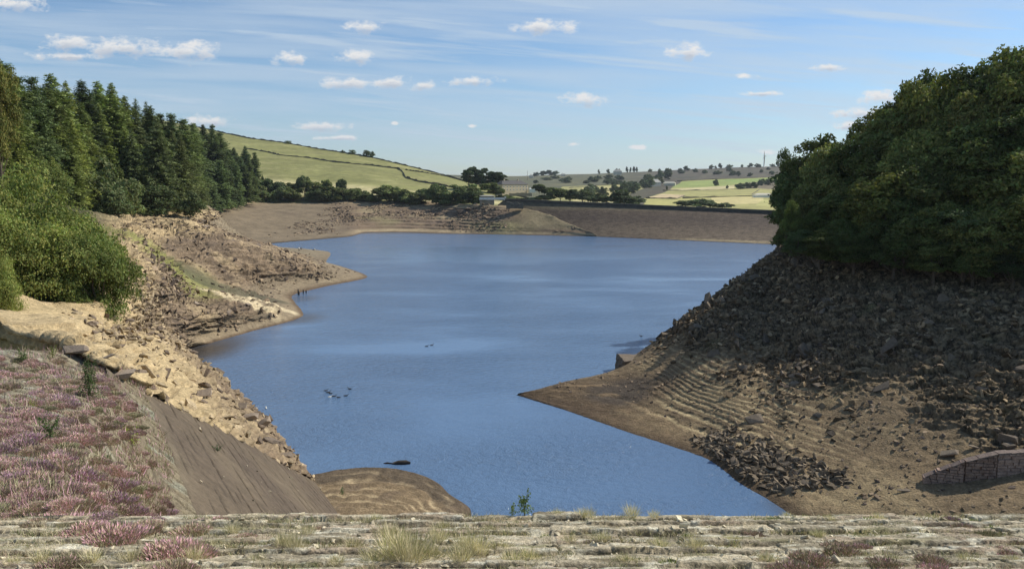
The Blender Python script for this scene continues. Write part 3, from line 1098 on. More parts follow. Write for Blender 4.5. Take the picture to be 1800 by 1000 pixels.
# ------------------------------------------------------------------ FAR BANK
def build_farbank():
    sh = [(250, 452), (340, 440), (430, 433), (490, 427), (560, 421), (615, 416), (640, 410), (700, 409), (780, 411), (850, 412), (905, 413), (960, 414), (1010, 415), (1050, 416)]
    tp = [(250, 330, 575), (330, 332, 570), (375, 334, 565), (420, 350, 556), (470, 356, 552), (560, 356, 548), (600, 354, 545), (680, 356, 540), (760, 360, 515), (845, 360, 458), (900, 363, 443), (955, 375, 431), (1005, 396, 415), (1048, 414, 402)]
    cols = []
    for k, ((sx, sy), (tx, ty, TY)) in enumerate(zip(sh, tp)):
        s = P(sx, sy, z=0)
        t = P(tx, ty, Y=TY)
        below = s + np.array([2, -12, -2.5])
        h = t[2]
        m1 = lerp(s, t, .25) + np.array([0, 0, -.10 * h * (k < 6) + .06 * h * (k >= 6)])
        m2 = lerp(s, t, .6) + np.array([0, 0, .05 * h])
        bk = t + np.array([0, 30, 1.5]) if k < 9 else t + np.array([0, 6, -1.5])
        cols.append([below, s, m1, m2, t, bk])
    G = patch(cols, 200, 900)
    X, Y, Z = G[..., 0], G[..., 1], G[..., 2]
    u = np.linspace(0, 1, G.shape[1])[None, :] + 0 * Z
    side = sstep(.36, .46, u)           # 0: mud bay, 1: rocky bank
    n = fbm(X * .03, Y * .03, Z * .06, 5)
    G[..., 2] += (.55 * fbm(X * .08, Y * .08, octv=4) + .9 * side * fbm(X * .14, Y * .14, Z * .2, 4, ridged=True) * sstep(0, .3, n + .1)) * sstep(0, 2, Z)
    q = (Z + .5 * fbm(X * .02, Y * .02)) / 1.5
    f = q - np.floor(q)
    G[..., 2] += (sstep(.4, .6, f) - f) * .7 * side * sstep(.5, 2, Z) * (1 - sstep(.70, .76, u))
    h1, c1 = blocks(X / 5.0 + .5 * n, (Z * 2.2 + Y * .15) / 2.0 + .5 * n, 7)
    h2, c2 = blocks(X / 2.2 + n, (Z * 2.2 + Y * .15) / 1.0 + n, 8)
    bmf = side * sstep(-.1, .3, fbm(X * .03 + 3, Y * .03, Z * .1, 4)) * sstep(.4, 1.5, Z) * (1 - sstep(.70, .76, u))
    G[..., 2] += bmf * (.7 * h1 + .35 * h2)
    c = np.ones(G.shape) * np.array((.215, .168, .118))
    c = mixc(c, (.20, .14, .10), side * .7)
    c = mixc(c, (.40, .32, .20), side * sstep(.0, .5, fbm(X * .03 + 8, Y * .03, Z * .25, octv=4)) * .8)
    c = mixc(c, (.13, .095, .08), side * sstep(.05, .5, fbm(X * .035 + 18, Y * .035, Z * .2, octv=5)) * .85)
    c = mixc(c, (.31, .30, .14), side * (1 - sstep(.78, .9, u)) * sstep(.1, .5, fbm(X * .02 + 28, Y * .02 + 4, octv=3)) * .5 * (1 - sstep(5, 9, Z)))
    c = mixc(c, (.48, .385, .25), side * (1 - sstep(1.0, 2.2, Z)) * sstep(.35, .9, Z) * .6)
    c = mixc(c, (.45, .35, .22), sstep(12, 15, Z) * .45)
    c = mixc(c, (.165, .125, .095), (1 - side) * sstep(.15, .5, fbm(X * .02 + 1, Y * .02, Z * .3, octv=4)) * .6)
    c = mixc(c, (.07, .055, .045), bmf * np.maximum(1 - sstep(.02, .2, c1), .8 * (1 - sstep(.03, .2, c2))) * .7)
    # green shoulder next to the dam
    gs = sstep(.74, .82, u) * sstep(2.0, 4.5, Z)
    c = mixc(c, (.23, .19, .12), gs * .85)
    c = mixc(c, (.06, .045, .035), (1 - sstep(.0, .45, Z)) * .9)
    return G, c


GF, CF = build_farbank()
tag(link('terrain', mesh_arrays('far_bank', GF.reshape(-1, 3), grid_faces(*GF.shape[:2]), M_FAR, CF, True)), kind='structure')


# ------------------------------------------------------------------ far dam
DAM_L, DAM_R = P(872, 350, Y=452), P(1380, 372.5, Y=398)
DAM_T0, DAM_T1 = P(1000, 414, z=0), P(1400, 431.5, z=0)


def build_dam():
    ddir = (DAM_R - DAM_L) / 508.0
    cols = []
    for px in (790, 860, 892, 960, 1040, 1140, 1240, 1340, 1440, 1600, 1760):
        c = DAM_L + ddir * (px - 872)
        t = DAM_T0 + (DAM_T1 - DAM_T0) * (px - 1000) / 400.0
        c = c + np.array([0, 0, -1.4 if px > 870 else -7.5])
        dn = (t - c)
        low = t + dn * .25
        cols.append([low, t, lerp(t, c, .33), lerp(t, c, .66), c, c + np.array([0, 5, 0]), c + np.array([0, 45, -16])])
    G = patch(cols, 160, 500)
    X, Y, Z = G[..., 0], G[..., 1], G[..., 2]
    G[..., 2] += .12 * fbm(X * .3, Y * .3, octv=4)
    c = np.ones(G.shape) * np.array((.105, .080, .064))
    rel = Z / 16.0
    c = mixc(c, (.165, .128, .096), (1 - sstep(.15, .5, rel + .1 * fbm(X * .02, Y * .02))) * .8)
    c = mixc(c, (.16, .135, .092), sstep(.78, .9, rel + .06 * fbm(X * .03, Y * .03)) * .8)
    c = mixc(c, (.075, .058, .05), sstep(.45, .55, rel) * (1 - sstep(.62, .8, rel)) * .5)
    c = mixc(c, (.42, .34, .22), sstep(DAM_T1[0] - 60, DAM_T1[0] - 35, X) * (1 - sstep(.04, .09, rel)) * .6)
    c = mixc(c, (.07, .05, .04), (1 - sstep(0, .03, rel)) * .9)
    c = c * (1 + .22 * fbm(X * .15, Y * .6, Z * 2.2, octv=3))[..., None]
    return G, c


GD, CD = build_dam()
dam = empty('dam', P(1130, 362, Y=425))
tag(dam, 'long straight stone faced dam embankment closing the far end of the lake', 'dam')


def put_child(o, parent):
    """parent an object whose mesh is in world coordinates"""
    o.parent = parent
    o.matrix_parent_inverse = Matrix.Translation(-Vector(parent.location))
    return o


o = link('embankment_face', mesh_arrays('embankment_face', GD.reshape(-1, 3), grid_faces(*GD.shape[:2]), ground_mat('dam_pitching', .35, 1.9, .6, 1.4, .8, .4, aniso=(1, 1, 2.5)), CD, True))
put_child(o, dam)
mb = MB()
pts = [DAM_L + (DAM_R - DAM_L) * t for t in np.linspace(.035, 1.7, 30)]
for a, b in zip(pts[:-1], pts[1:]):
    mb.add([(a[0], a[1], a[2] - 2.4), (b[0], b[1], b[2] - 2.4), (b[0], b[1] + .7, b[2] - 2.4), (a[0], a[1] + .7, a[2] - 2.4),
            (a[0], a[1], a[2] + .35), (b[0], b[1], b[2] + .35), (b[0], b[1] + .7, b[2] + .35), (a[0], a[1] + .7, a[2] + .35)],
           [(4, 5, 6, 7), (0, 1, 5, 4), (2, 3, 7, 6)])
o = link('parapet', mb.mesh('parapet', plain_mat('parapet_stone', (.075, .068, .06), .95, .35, .5)))
put_child(o, dam)
mb = MB()
for a, b in zip(pts[:-1], pts[1:]):
    mb.add([(a[0], a[1] - .15, a[2] + .353), (b[0], b[1] - .15, b[2] + .353), (b[0], b[1] + .85, b[2] + .353), (a[0], a[1] + .85, a[2] + .353),
            (a[0], a[1] - .15, a[2] + .6), (b[0], b[1] - .15, b[2] + .6), (b[0], b[1] + .85, b[2] + .6), (a[0], a[1] + .85, a[2] + .6)],
           [(4, 5, 6, 7), (0, 1, 5, 4), (2, 3, 7, 6)])
o = link('coping', mb.mesh('coping', plain_mat('coping_stone', (.2, .185, .16), .95, .2, .5)))
put_child(o, dam)


# ------------------------------------------------------------------ hills
HL_SKY = [(250, 205, 980), (330, 220, 950), (390, 233, 930), (437, 243, 910), (500, 251, 890), (560, 262, 870), (600, 268, 855), (650, 276, 840),
          (730, 295, 800), (790, 310, 770), (840, 324, 740), (880, 338, 700), (930, 349, 660)]
HL_BASE = [(250, 332, 572), (330, 334, 570), (390, 345, 562), (437, 352, 556), (500, 354, 552), (560, 354, 550), (600, 353, 547), (650, 355, 543), (730, 358, 535),
           (790, 360, 525), (840, 361, 512), (880, 361, 500), (930, 361, 490)]


def hill_point(px, py):
    """point of the near green hill at a photo pixel"""
    sx = np.array([s[0] for s in HL_SKY])
    ys = np.interp(px, sx, [s[1] for s in HL_SKY])
    Ys = np.interp(px, sx, [s[2] for s in HL_SKY])
    yb = np.interp(px, sx, [s[1] for s in HL_BASE])
    Yb = np.interp(px, sx, [s[2] for s in HL_BASE])
    a, b = P(px, yb, Y=Yb), P(px, ys, Y=Ys)
    # intersection of the ray with the straight slope from a to b
    d = ray(px, py)
    m = d[2] / d[1]
    s = (b[2] - a[2]) / (b[1] - a[1])
    Y = (CAM_H - a[2] + s * a[1]) / (s - m)
    return P(px, py, Y=Y)


cols = []
for sk, bs in zip(HL_SKY, HL_BASE):
    a, b = P(bs[0], bs[1], Y=bs[2]), P(sk[0], sk[1], Y=sk[2])
    cols.append([a + np.array([0, -20, -6]), a, lerp(a, b, .33), lerp(a, b, .66), b, b + np.array([0, 60, -4]), b + np.array([0, 300, -50])])
GH = lin_axis(lin_axis(np.array(cols).transpose(1, 0, 2), 200).transpose(1, 0, 2), 420).transpose(1, 0, 2)
X, Y, Z = GH[..., 0], GH[..., 1], GH[..., 2]
vh = np.linspace(0, 6, 200)[:, None] + 0 * X
uh = np.linspace(250, 930, 420)[None, :] + 0 * X
GH[..., 2] += .5 * fbm(X * .02, Y * .02, octv=4) * sstep(1, 1.5, vh) * (1 - sstep(3.6, 4, vh))
CH = np.ones(GH.shape) * np.array((.235, .235, .092))
CH = mixc(CH, (.34, .315, .15), sstep(-.1, .5, fbm(X * .016, Y * .05, octv=5)) * .7)
CH = mixc(CH, (.20, .20, .085), sstep(.05, .5, fbm(X * .01 + 9, Y * .02 + 4, octv=4)) * .6)
CH = mixc(CH, (.58, .51, .29), sstep(1.0, 1.35, vh + .15 * fbm(X * .01, Y * .01)) * (1 - sstep(1.6, 1.95, vh)) * .85)
CH = mixc(CH, (.12, .115, .05), (1 - sstep(1.15, 1.3, vh + .12 * fbm(X * .02, Y * .02))) * (1 - sstep(600, 700, uh)) * .8)
tag(link('hill', mesh_arrays('hill', GH.reshape(-1, 3), grid_faces(*GH.shape[:2]), M_HILL, CH, True)), kind='structure')

FH_SKY = [(560, 312), (700, 308), (780, 307), (830, 309), (900, 310), (935, 309), (980, 307), (1040, 306), (1100, 303), (1160, 301), (1200, 298), (1250, 296.5),
          (1300, 294), (1350, 293), (1400, 291), (1450, 290), (1600, 287), (1900, 280)]
FR_Y = [(372, 640), (358, 760), (350, 900), (340, 1120), (330, 1400), (322, 1650), (315, 1900), (0, 2600)]


def far_point(px, py):
    ys = np.interp(px, [s[0] for s in FH_SKY], [s[1] for s in FH_SKY])
    yy = [ys + (372 - ys) * (a[0] - 302) / 70.0 if a[0] else ys for a in FR_Y][::-1]
    YY = [a[1] for a in FR_Y][::-1]
    return P(px, py, Y=float(np.interp(py, yy, YY)))


cols = []
fpx = [s[0] for s in FH_SKY]
for px in np.linspace(560, 1900, 40):
    ys = float(np.interp(px, fpx, [s[1] for s in FH_SKY]))
    c = []
    for (y, Yd) in FR_Y:
        yy = ys + (372 - ys) * (y - 302) / 70.0 if y else ys
        c.append(P(px, yy, Y=Yd))
    c.append(c[-1] + np.array([0, 250, -12]))
    c.append(c[-1] + np.array([0, 600, -80]))
    cols.append(c)
A = np.array(cols).transpose(1, 0, 2)
GG = cr_axis(lin_axis(A, 320).transpose(1, 0, 2), 700).transpose(1, 0, 2)
X, Y, Z = GG[..., 0], GG[..., 1], GG[..., 2]
# picture of the field pattern follows bearings and distances on the hill
bx = X / Y
by = (Z - CAM_H) / Y
PX = 900 + bx * F_PX * (cp + 0)            # bearing -> approx photo column, used only to look up which field a point is in
el = np.arctan2(Z - CAM_H, Y)
PY = 500 - F_PX * np.tan(el + PITCH)
PX = 900 + bx * F_PX * (np.cos(el) / np.cos(el + PITCH)) * 1.0
PX = 900 + (X / (Y * cp - (Z - CAM_H) * sp_)) * F_PX
PYw = PY + 1.2 * fbm(X * .006, Y * .004, octv=3)
PXw = PX + 8 * fbm(X * .004 + 5, Y * .003, octv=3)
CF2 = np.ones(GG.shape) * np.array((.115, .115, .065))
CF2 = mixc(CF2, (.088, .070, .052), sstep(1040, 1180, PXw) * .85)
CF2 = mixc(CF2, (.20, .185, .095), (1 - sstep(980, 1040, PXw)) * sstep(.0, .4, fbm(X * .004, Y * .003, octv=4)) * .7)
CF2 = mixc(CF2, (.16, .15, .085), sstep(.05, .4, fbm(X * .015 + 3, Y * .012 + 31, octv=5)) * .6)
CF2 = mixc(CF2, (.045, .055, .035), sstep(.1, .4, fbm(X * .022 + 13, Y * .014 + 1, octv=5)) * .7)
CF2 = mixc(CF2, (.06, .07, .045), sstep(.15, .45, fbm(X * .009 + 3, Y * .006 + 1, octv=4)) * .6)


def field(poly, col, m=.9):
    """albedo of one enclosed field, outline given as corner points"""
    global CF2
    inside = np.zeros(PX.shape, bool)
    n = len(poly)
    for i in range(n):
        x0, y0 = poly[i]
        x1, y1 = poly[(i + 1) % n]
        if y0 == y1:
            continue
        cond = ((y0 > PYw) != (y1 > PYw)) & (PXw < (x1 - x0) * (PYw - y0) / (y1 - y0) + x0)
        inside ^= cond
    CF2 = mixc(CF2, col, inside * m)


field([(960, 352), (990, 328), (1125, 322), (1130, 332), (1095, 345), (1020, 356)], (.36, .34, .14))
field([(1025, 330), (1120, 323), (1128, 331), (1080, 338), (1020, 337)], (.50, .44, .21))
field([(1000, 345), (1060, 336), (1100, 340), (1080, 356), (1010, 356)], (.56, .49, .25))
field([(1160, 372), (1130, 350), (1170, 338), (1200, 318), (1260, 315), (1420, 309), (1420, 372)], (.40, .375, .15))
field([(1180, 330), (1200, 319), (1290, 315), (1300, 322), (1270, 328)], (.27, .33, .10))
field([(1262, 316), (1430, 310), (1430, 316), (1300, 322)], (.24, .32, .09))
field([(1165, 334), (1250, 328), (1292, 326), (1290, 333), (1180, 336)], (.56, .49, .28))
field([(1140, 347), (1165, 341), (1205, 343), (1195, 349)], (.58, .45, .29))
field([(1130, 362), (1140, 350), (1240, 346), (1260, 362)], (.43, .40, .15))
field([(1250, 347), (1340, 345), (1345, 358), (1260, 360)], (.58, .50, .25))
field([(1290, 328), (1310, 321), (1400, 318), (1430, 320), (1430, 330), (1350, 333)], (.16, .125, .09))
field([(1330, 362), (1340, 352), (1420, 350), (1420, 366)], (.44, .42, .17))
CF2 = mixc(CF2, (.06, .065, .035), sstep(352, 356, PYw) * (1 - sstep(1010, 1040, PXw)) * .7)
tag(link('hills', mesh_arrays('hills', GG.reshape(-1, 3), grid_faces(*GG.shape[:2]), M_HILL, CF2, True)), kind='structure')

# the trodden top of the dam the photographer stands on
m = MB()
m.add([(-60, -8, 28.3), (60, -8, 28.3), (60, 2.5, 28.3), (-60, 2.5, 28.3), (60, 5.72, 26.58), (-60, 5.72, 26.58)], [(0, 1, 2, 3), (3, 2, 4, 5)])
tag(link('path', m.mesh('path', plain_mat('trodden_grass', (.2, .19, .1), .95, .35, 3))), kind='structure')

# water, after the shores
wx = np.linspace(-190, 190, 240)
wy = np.linspace(50, 452, 300)
WX, WY = np.meshgrid(wx, wy)
WC = np.ones(WX.shape + (3,)) * np.array((.112, .190, .31))
for (px, py, r, k) in ((345, 620, 10, .9), (385, 603, 9, .55), (525, 560, 8, .6), (530, 525, 7, .4), (1380, 893, 3, .4)):
    p = P(px, py, z=0)
    rr = np.hypot(WX - p[0], (WY - p[1]) * .8) / r
    WC = mixc(WC, (.075, .058, .038), (1 - sstep(.2, 1.0, rr)) * k)
WG = np.stack([WX, WY, 0 * WX], -1)
tag(link('water', mesh_arrays('water', WG.reshape(-1, 3), grid_faces(*WG.shape[:2]), build_water(), WC, True)), kind='structure')


# ================================================================== PART TWO: things
def grid_lookup(G, step=3):
    pts = G[::step, ::step].reshape(-1, 3)
    def f(x, y):
        d = (pts[:, 0] - x) ** 2 + (pts[:, 1] - y) ** 2
        i = np.argpartition(d, 3)[:3]
        w = 1 / (d[i] + 1e-3)
        return float((pts[i, 2] * w).sum() / w.sum())
    return f


gz_right = grid_lookup(GR, 4)
gz_left = grid_lookup(GL, 4)
gz_hill = grid_lookup(GH, 4)
gz_farb = grid_lookup(GF, 3)
gz_fh = grid_lookup(GG, 4)


# ------------------------------------------------------------------ rocks
def hull_rock(seed, dims=(1, .75, .4), npts=13):
    r = np.random.default_rng(seed)
    bm = bmesh.new()
    skew = r.uniform(-.35, .35, 2)
    for cx in (-1, 1):
        for cy in (-1, 1):
            for cz in (-1, 1):
                if r.random() < .1:
                    continue
                p = np.array([cx, cy, cz]) * r.uniform(.45, 1.05, 3)
                p[0] += skew[0] * p[2] + skew[1] * p[1]
                bm.verts.new(tuple(p * np.array(dims) * .5))
    for _ in range(npts - 9):
        p = r.uniform(-1, 1, 3)
        p /= max(np.abs(p).max(), .05)
        bm.verts.new(tuple(p * np.array(dims) * .5))
    res = bmesh.ops.convex_hull(bm, input=bm.verts)
    bmesh.ops.delete(bm, geom=[v for v in bm.verts if not v.link_faces], context='VERTS')
    bm.verts.ensure_lookup_table()
    bm.verts.index_update()
    V = np.array([v.co[:] for v in bm.verts])
    Fc = np.array([[v.index for v in f.verts] for f in bm.faces if len(f.verts) == 3])
    bm.free()
    return V, Fc


ROCKS = [hull_rock(100 + i, dims=(1, random.uniform(.55, .95), random.uniform(.16, .46)), npts=random.randint(10, 17)) for i in range(18)]


def rot_from(n, az, tilt, r):
    """rotation matrix: local z to a tilted normal"""
    z = n + r.normal(size=3) * tilt
    z /= np.linalg.norm(z)
    a = np.array([math.cos(az), math.sin(az), 0])
    x = a - z * np.dot(a, z)
    x /= np.linalg.norm(x)
    return np.stack([x, np.cross(z, x), z], 1)


def rubble(name, label, G, weight, n, smin, smax, tint_fn, seed, power=2.2, tilt=.35, sink=.15):
    r = np.random.default_rng(seed)
    N = normals(G)
    du = np.linalg.norm(np.gradient(G, axis=1), axis=-1)
    dv = np.linalg.norm(np.gradient(G, axis=0), axis=-1)
    w = (np.clip(weight, 0, None) * du * dv).ravel()
    idx = r.choice(len(w), size=n, p=w / w.sum())
    Pn = G.reshape(-1, 3)[idx]
    Nn = N.reshape(-1, 3)[idx]
    big = r.random(n) ** power
    S = smin + (smax - smin) * big
    Vs, Fs, Cs = [], [], []
    off = 0
    info = []
    for i in range(n):
        V, Fc = ROCKS[r.integers(len(ROCKS))]
        M = rot_from(Nn[i], r.uniform(0, 6.28), tilt, r)
        p = Pn[i] + r.normal(size=3) * np.array([.3, .3, 0]) * min(S[i], .5) + Nn[i] * S[i] * (.18 - sink)
        Vs.append(V @ M.T * S[i] * r.uniform(.8, 1.25, 3)[None, :] + p)
        Fs.append(Fc + off)
        off += len(V)
        base = tint_fn(p, r)
        Cs.append(np.repeat(base[None], len(V), 0))
    o = link(name, mesh_arrays(name, np.concatenate(Vs), np.concatenate(Fs), M_RUBBLE, np.concatenate(Cs)))
    tag(o, label, 'rubble', kind='stuff')
    return o


X, Y, Z = GR[..., 0], GR[..., 1], GR[..., 2]
wr = sstep(2.5, 7.0, Z + 2.0 * fbm(X * .08 + 1, Y * .08, octv=3) + (X - 30) * .05) * (1 - sstep(16.9, 17.6, Z)) * (.05 + sstep(-.1, .3, fbm(X * .09 + 41, Y * .09, Z * .08, 4)))
wr *= (X < 75)
ppile = [(1260, 775, 1.4, 4.5), (1310, 800, 1.4, 4.5), (1350, 822, 1.2, 4.0), (1400, 838, 1.2, 4.0), (1440, 850, 1.0, 3)]
wp = 0 * X
for (px, py, z, rad) in ppile:
    q = P(px, py, z=z)
    wp = np.maximum(wp, 1 - sstep(.3, 1.25, np.hypot((X - q[0]) / (rad * 1.0), (Y - q[1]) / (rad * .75)) + .35 * fbm(X * .35, Y * .35, octv=3)))
wp *= (Z > .35)


def dark_tint(p, r):
    k = r.uniform(.5, 1.6)
    z_ = math.sin(p[0] * .31 + 2 * math.sin(p[1] * .17)) * .5 + math.sin(p[1] * .43 + p[0] * .11) * .5
    return np.array((.145, .108, .072)) * k * (1 + .3 * z_) if r.random() < .62 + .25 * z_ else np.array((.27, .205, .135)) * k


def brown_tint(p, r):
    k = r.uniform(.6, 1.35)
    return np.array((.26, .195, .14)) * k if r.random() < .65 else np.array((.13, .10, .085)) * k


rubble('rubble', 'dark broken gritstone rubble covering the shaded right bank', GR, wr, 17000, .12, 1.0, dark_tint, 1, power=2.8, tilt=.5)
rubble('rubble', 'heap of grey stone rubble at the water edge of the right bank', GR, wp, 1300, .15, 1.0, lambda p, r: np.array((.20, .158, .118)) * r.uniform(.35, 1.6), 2, power=1.8, tilt=.9)
wlow = sstep(.5, 1.5, Z) * (1 - sstep(17, 17.6, Z)) * (X < 75)
rubble('rubble', 'scattered small brown stones on the lower right bank', GR, wlow * (.2 + sstep(0, .4, fbm(X * .12, Y * .12 + 9, octv=3))), 11000, .07, .55, brown_tint, 3)

X, Y, Z = GL[..., 0], GL[..., 1], GL[..., 2]
wl = sstep(.4, 2, Z) * (1 - sstep(19, 20.5, Z)) * (.12 + sstep(-.1, .35, fbm(X * .06 + 3, Y * .06, Z * .06, 4)))
wl *= (Y < 300)
edge = (1 - sstep(3, 7, Z)) * (Y < 140)
rubble('rubble', 'brown flaggy stones strewn over the sunlit left bank', GL, wl * sstep(95, 130, Y), 8000, .2, 1.3, brown_tint, 4, tilt=.25)
rubble('rubble', 'tan stones and shale strewn on the sandy bank beside the masonry slope', GL, (wl + .25 + sstep(-.1, .4, fbm(X * .15, Y * .15 + 70, octv=4))) * (1 - sstep(100, 135, Y)) * (Z > .3) * (Z < 20.8), 7000, .08, .85,
       lambda p, r: (np.array((.42, .33, .225)) if r.random() < .6 else np.array((.19, .145, .115))) * r.uniform(.65, 1.3), 5, tilt=.3)
X, Y, Z = GF[..., 0], GF[..., 1], GF[..., 2]
wf = sstep(.5, 2, Z) * (1 - sstep(13, 16, Z)) * sstep(-.05, .35, fbm(X * .03 + 3, Y * .03, Z * .1, 4)) * (X > -130)
rubble('rubble', 'dark stones scattered in bands over the far bank', GF, wf, 2600, .5, 2.2, brown_tint, 6, tilt=.2)

rubble('rubble', 'loose pale chips and flakes of stone lying on the stone crest', GB[:300], (GB[:300, :, 1] > 6.1) * (GB[:300, :, 1] < 8.3) * (.05 + sstep(0, .3, fbm(GB[:300, :, 0] * 1.4, GB[:300, :, 1] * 4, octv=3))), 2600, .012, .085,
       lambda p, r: np.array((.52, .46, .36)) * r.uniform(.5, 1.5), 9, power=2.6, tilt=.5)
rubble('rubble', 'few small pale stones lying on the dark masonry slope', GS, np.ones(GS.shape[:2]), 420, .05, .34,
       lambda p, r: np.array((.42, .36, .28)) * r.uniform(.4, 1.5), 10, power=2.6, tilt=.5)
# larger boulders, each a thing
rock_me = {}
for key, mat in (('dark', M_ROCK_DARK), ('brown', M_ROCK_BROWN)):
    rock_me[key] = []
    for i, (V, Fc) in enumerate(ROCKS):
        me = mesh_arrays('boulder', V, Fc, mat)
        rock_me[key].append(me)


def boulder(p, n, size, key, label, group, r, tilt=.3, dims=None, az=None, sink=.1):
    o = bpy.data.objects.new('boulder', rock_me[key][int(r.integers(len(ROCKS)))])
    COL.objects.link(o)
    M = rot_from(np.array(n), r.uniform(0, 6.28) if az is None else az, tilt, r)
    o.rotation_euler = Matrix(M.tolist()).to_euler()
    s = size * r.uniform(.85, 1.2, 3) if dims is None else np.array(dims) * size
    o.scale = tuple(s)
    o.location = tuple(np.array(p) + np.array(n) * size * (.2 - sink))
    tag(o, label, 'boulder', group)
    return o


def boulders(G, weight, n, s0, s1, key, label, group, seed, tilt=.3):
    r = np.random.default_rng(seed)
    N = normals(G)
    du = np.linalg.norm(np.gradient(G, axis=1), axis=-1) * np.linalg.norm(np.gradient(G, axis=0), axis=-1)
    w = (np.clip(weight, 0, None) * du).ravel()
    idx = r.choice(len(w), size=n, p=w / w.sum(), replace=False)
    for i in idx:
        boulder(G.reshape(-1, 3)[i], N.reshape(-1, 3)[i], s0 + (s1 - s0) * r.random() ** 1.8, key, label, group, r, tilt)


X, Y, Z = GR[..., 0], GR[..., 1], GR[..., 2]
boulders(GR, wr * (Z > 9), 70, 1.0, 2.1, 'dark', 'dark angular boulder high on the right bank just below the trees', 'boulders high on the right bank', 21)
boulders(GR, wr * (Z <= 9) * (Z > 2), 70, .9, 1.8, 'dark', 'dark angular boulder among the rubble on the lower half of the right bank', 'boulders low on the right bank', 22)
boulders(GR, wp, 30, .7, 1.2, 'dark', 'angular grey boulder in the stone heap at the water edge', 'boulders in the heap at the water edge', 23, .6)
X, Y, Z = GL[..., 0], GL[..., 1], GL[..., 2]
boulders(GL, wl * (Y > 120) * (Y < 275), 60, 1.0, 2.1, 'brown', 'brown weathered boulder on the sunlit rocky hump of the left bank', 'boulders on the left hump', 24)
boulders(GL, (Y < 112) * (Z > .2) * (Z < 7) * 1.0, 34, .7, 1.7, 'brown', 'brown flaggy boulder at the water edge below the sandy bank', 'boulders at the foot of the sandy bank', 25)

rb = np.random.default_rng(5)


def cast(G, px, py):
    """surface point of grid G seen nearest to a photo pixel"""
    A = G.reshape(-1, 3)
    dep = A[:, 1] * cp - (A[:, 2] - CAM_H) * sp_
    ok = dep > 1
    sx = 900 + A[:, 0] / dep * F_PX
    up = A[:, 1] * sp_ + (A[:, 2] - CAM_H) * cp
    sy = 500 - up / dep * F_PX
    d = np.where(ok, (sx - px) ** 2 + (sy - py) ** 2, 1e12)
    near = d < d.min() + 4
    i = np.where(near, dep, 1e9).argmin()
    return A[i]


big_rocks = [
    (GL, 214, 664, 1.9, (1.3, .8, .9), 'broad pale slab of rock at the upper corner of the dark masonry slope'),
    (GL, 135, 618, 1.5, (1.4, .7, .5), 'dark flat boulder on bare sand above the heather'),
    (GL, 190, 628, .8, (1.5, .8, .5), 'small dark rock on sand between the flat boulder and the pale slab'),
    (GL, 460, 752, 2.4, (1.5, .9, .7), 'widest overhanging slab on the rocky rim beside the water'),
    (GL, 437, 735, 2.2, (1.3, .9, .8), 'thick brown slab behind the widest overhanging slab'),
    (GL, 478, 775, 1.7, (1.2, .9, .7), 'dark block under the widest overhanging slab'),
    (GL, 360, 695, 1.8, (1.1, .8, .7), 'large upright brown rock midway down the sandy bank'),
    (GL, 425, 715, 2.0, (1.2, .8, .6), 'long tilted slab at the top of the rocky rim beside the water'),
    (GL, 505, 800, 1.2, (1.2, .8, .7), 'lowest dark rock of the rim where the masonry slope meets the water'),
    (GR, 1560, 615, 2.9, (1.4, .8, .7), 'large flat dark boulder high in the middle of the right bank'),
    (GR, 1545, 683, 2.3, (1.4, .8, .7), 'broad dark boulder in the centre of the right bank'),
    (GR, 1665, 798, 1.7, (1.3, .9, .6), 'broad slanting dark slab lying just above the ruined wall'),
    (GR, 1712, 786, 1.4, (1.3, .9, .5), 'dark layered slab resting behind the top of the ruined wall'),
    (GR, 1752, 757, 1.8, (.6, .6, 1.1), 'upright dark block standing above the ruined wall'),
    (GR, 1775, 785, 1.4, (1, .9, 1.0), 'pointed brown rock at the top of the ruined wall'),
    (GR, 1795, 650, 2.0, (1, .7, .9), 'tall dark block at the right edge of the bank'),
    (GR, 1230, 575, 2.2, (1.3, .8, .7), 'dark boulder on the ridge of the right bank against the water'),
    (GR, 1170, 588, 1.6, (1.5, .8, .5), 'flat dark ledge rock jutting over the water below the ridge'),
    (GR, 1320, 490, 2.4, (1.4, .8, .5), 'dark boulder near the top of the ridge left of the trees'),
    (GR, 1588, 862, 1.1, (1.6, .6, .35), 'pale flat stone on the mud left of the ruined wall'),
    (GR, 1252, 622, 1.9, (1.2, .9, .7), 'dark rock under the ridge above the pale strand lines'),
]
for (G, px, py, size, dims, lab) in big_rocks:
    q = cast(G, px, py)
    boulder(q, (0, -.3, 1), size * (.72 if G is GR else .7), 'dark' if G is GR else 'brown', lab, None, rb, .28, dims, az=rb.uniform(-.4, .4), sink=.05)

# square cut ledge on the right shore
q = P(1118, 657, z=.2)
bm = bmesh.new()
bmesh.ops.create_cube(bm, size=1)
bmesh.ops.subdivide_edges(bm, edges=bm.edges[:], cuts=14, use_grid_fill=True)
for v in bm.verts:
    c = v.co
    n = float(fbm(np.array(c.x * 4), np.array(c.y * 4), np.array(c.z * 5), 4))
    st = math.floor((c.z + .5) * 5) / 5
    v.co = Vector((c.x * (6.0 - st * .5) + n * .35, c.y * 5.0 + n * .35, c.z * 2.9 + n * .18 - .15 * c.x))
me = bpy.data.meshes.new('rock_ledge')
bm.to_mesh(me)
bm.free()
me.materials.append(M_ROCK_DARK)
o = link('rock_ledge', me, loc=(q[0] + .5, q[1] + 1.8, .95))
o.rotation_euler = (0, 0, .12)
tag(o, 'square cut dark rock ledge standing in the water beside the pale strand lines', 'rock ledge')


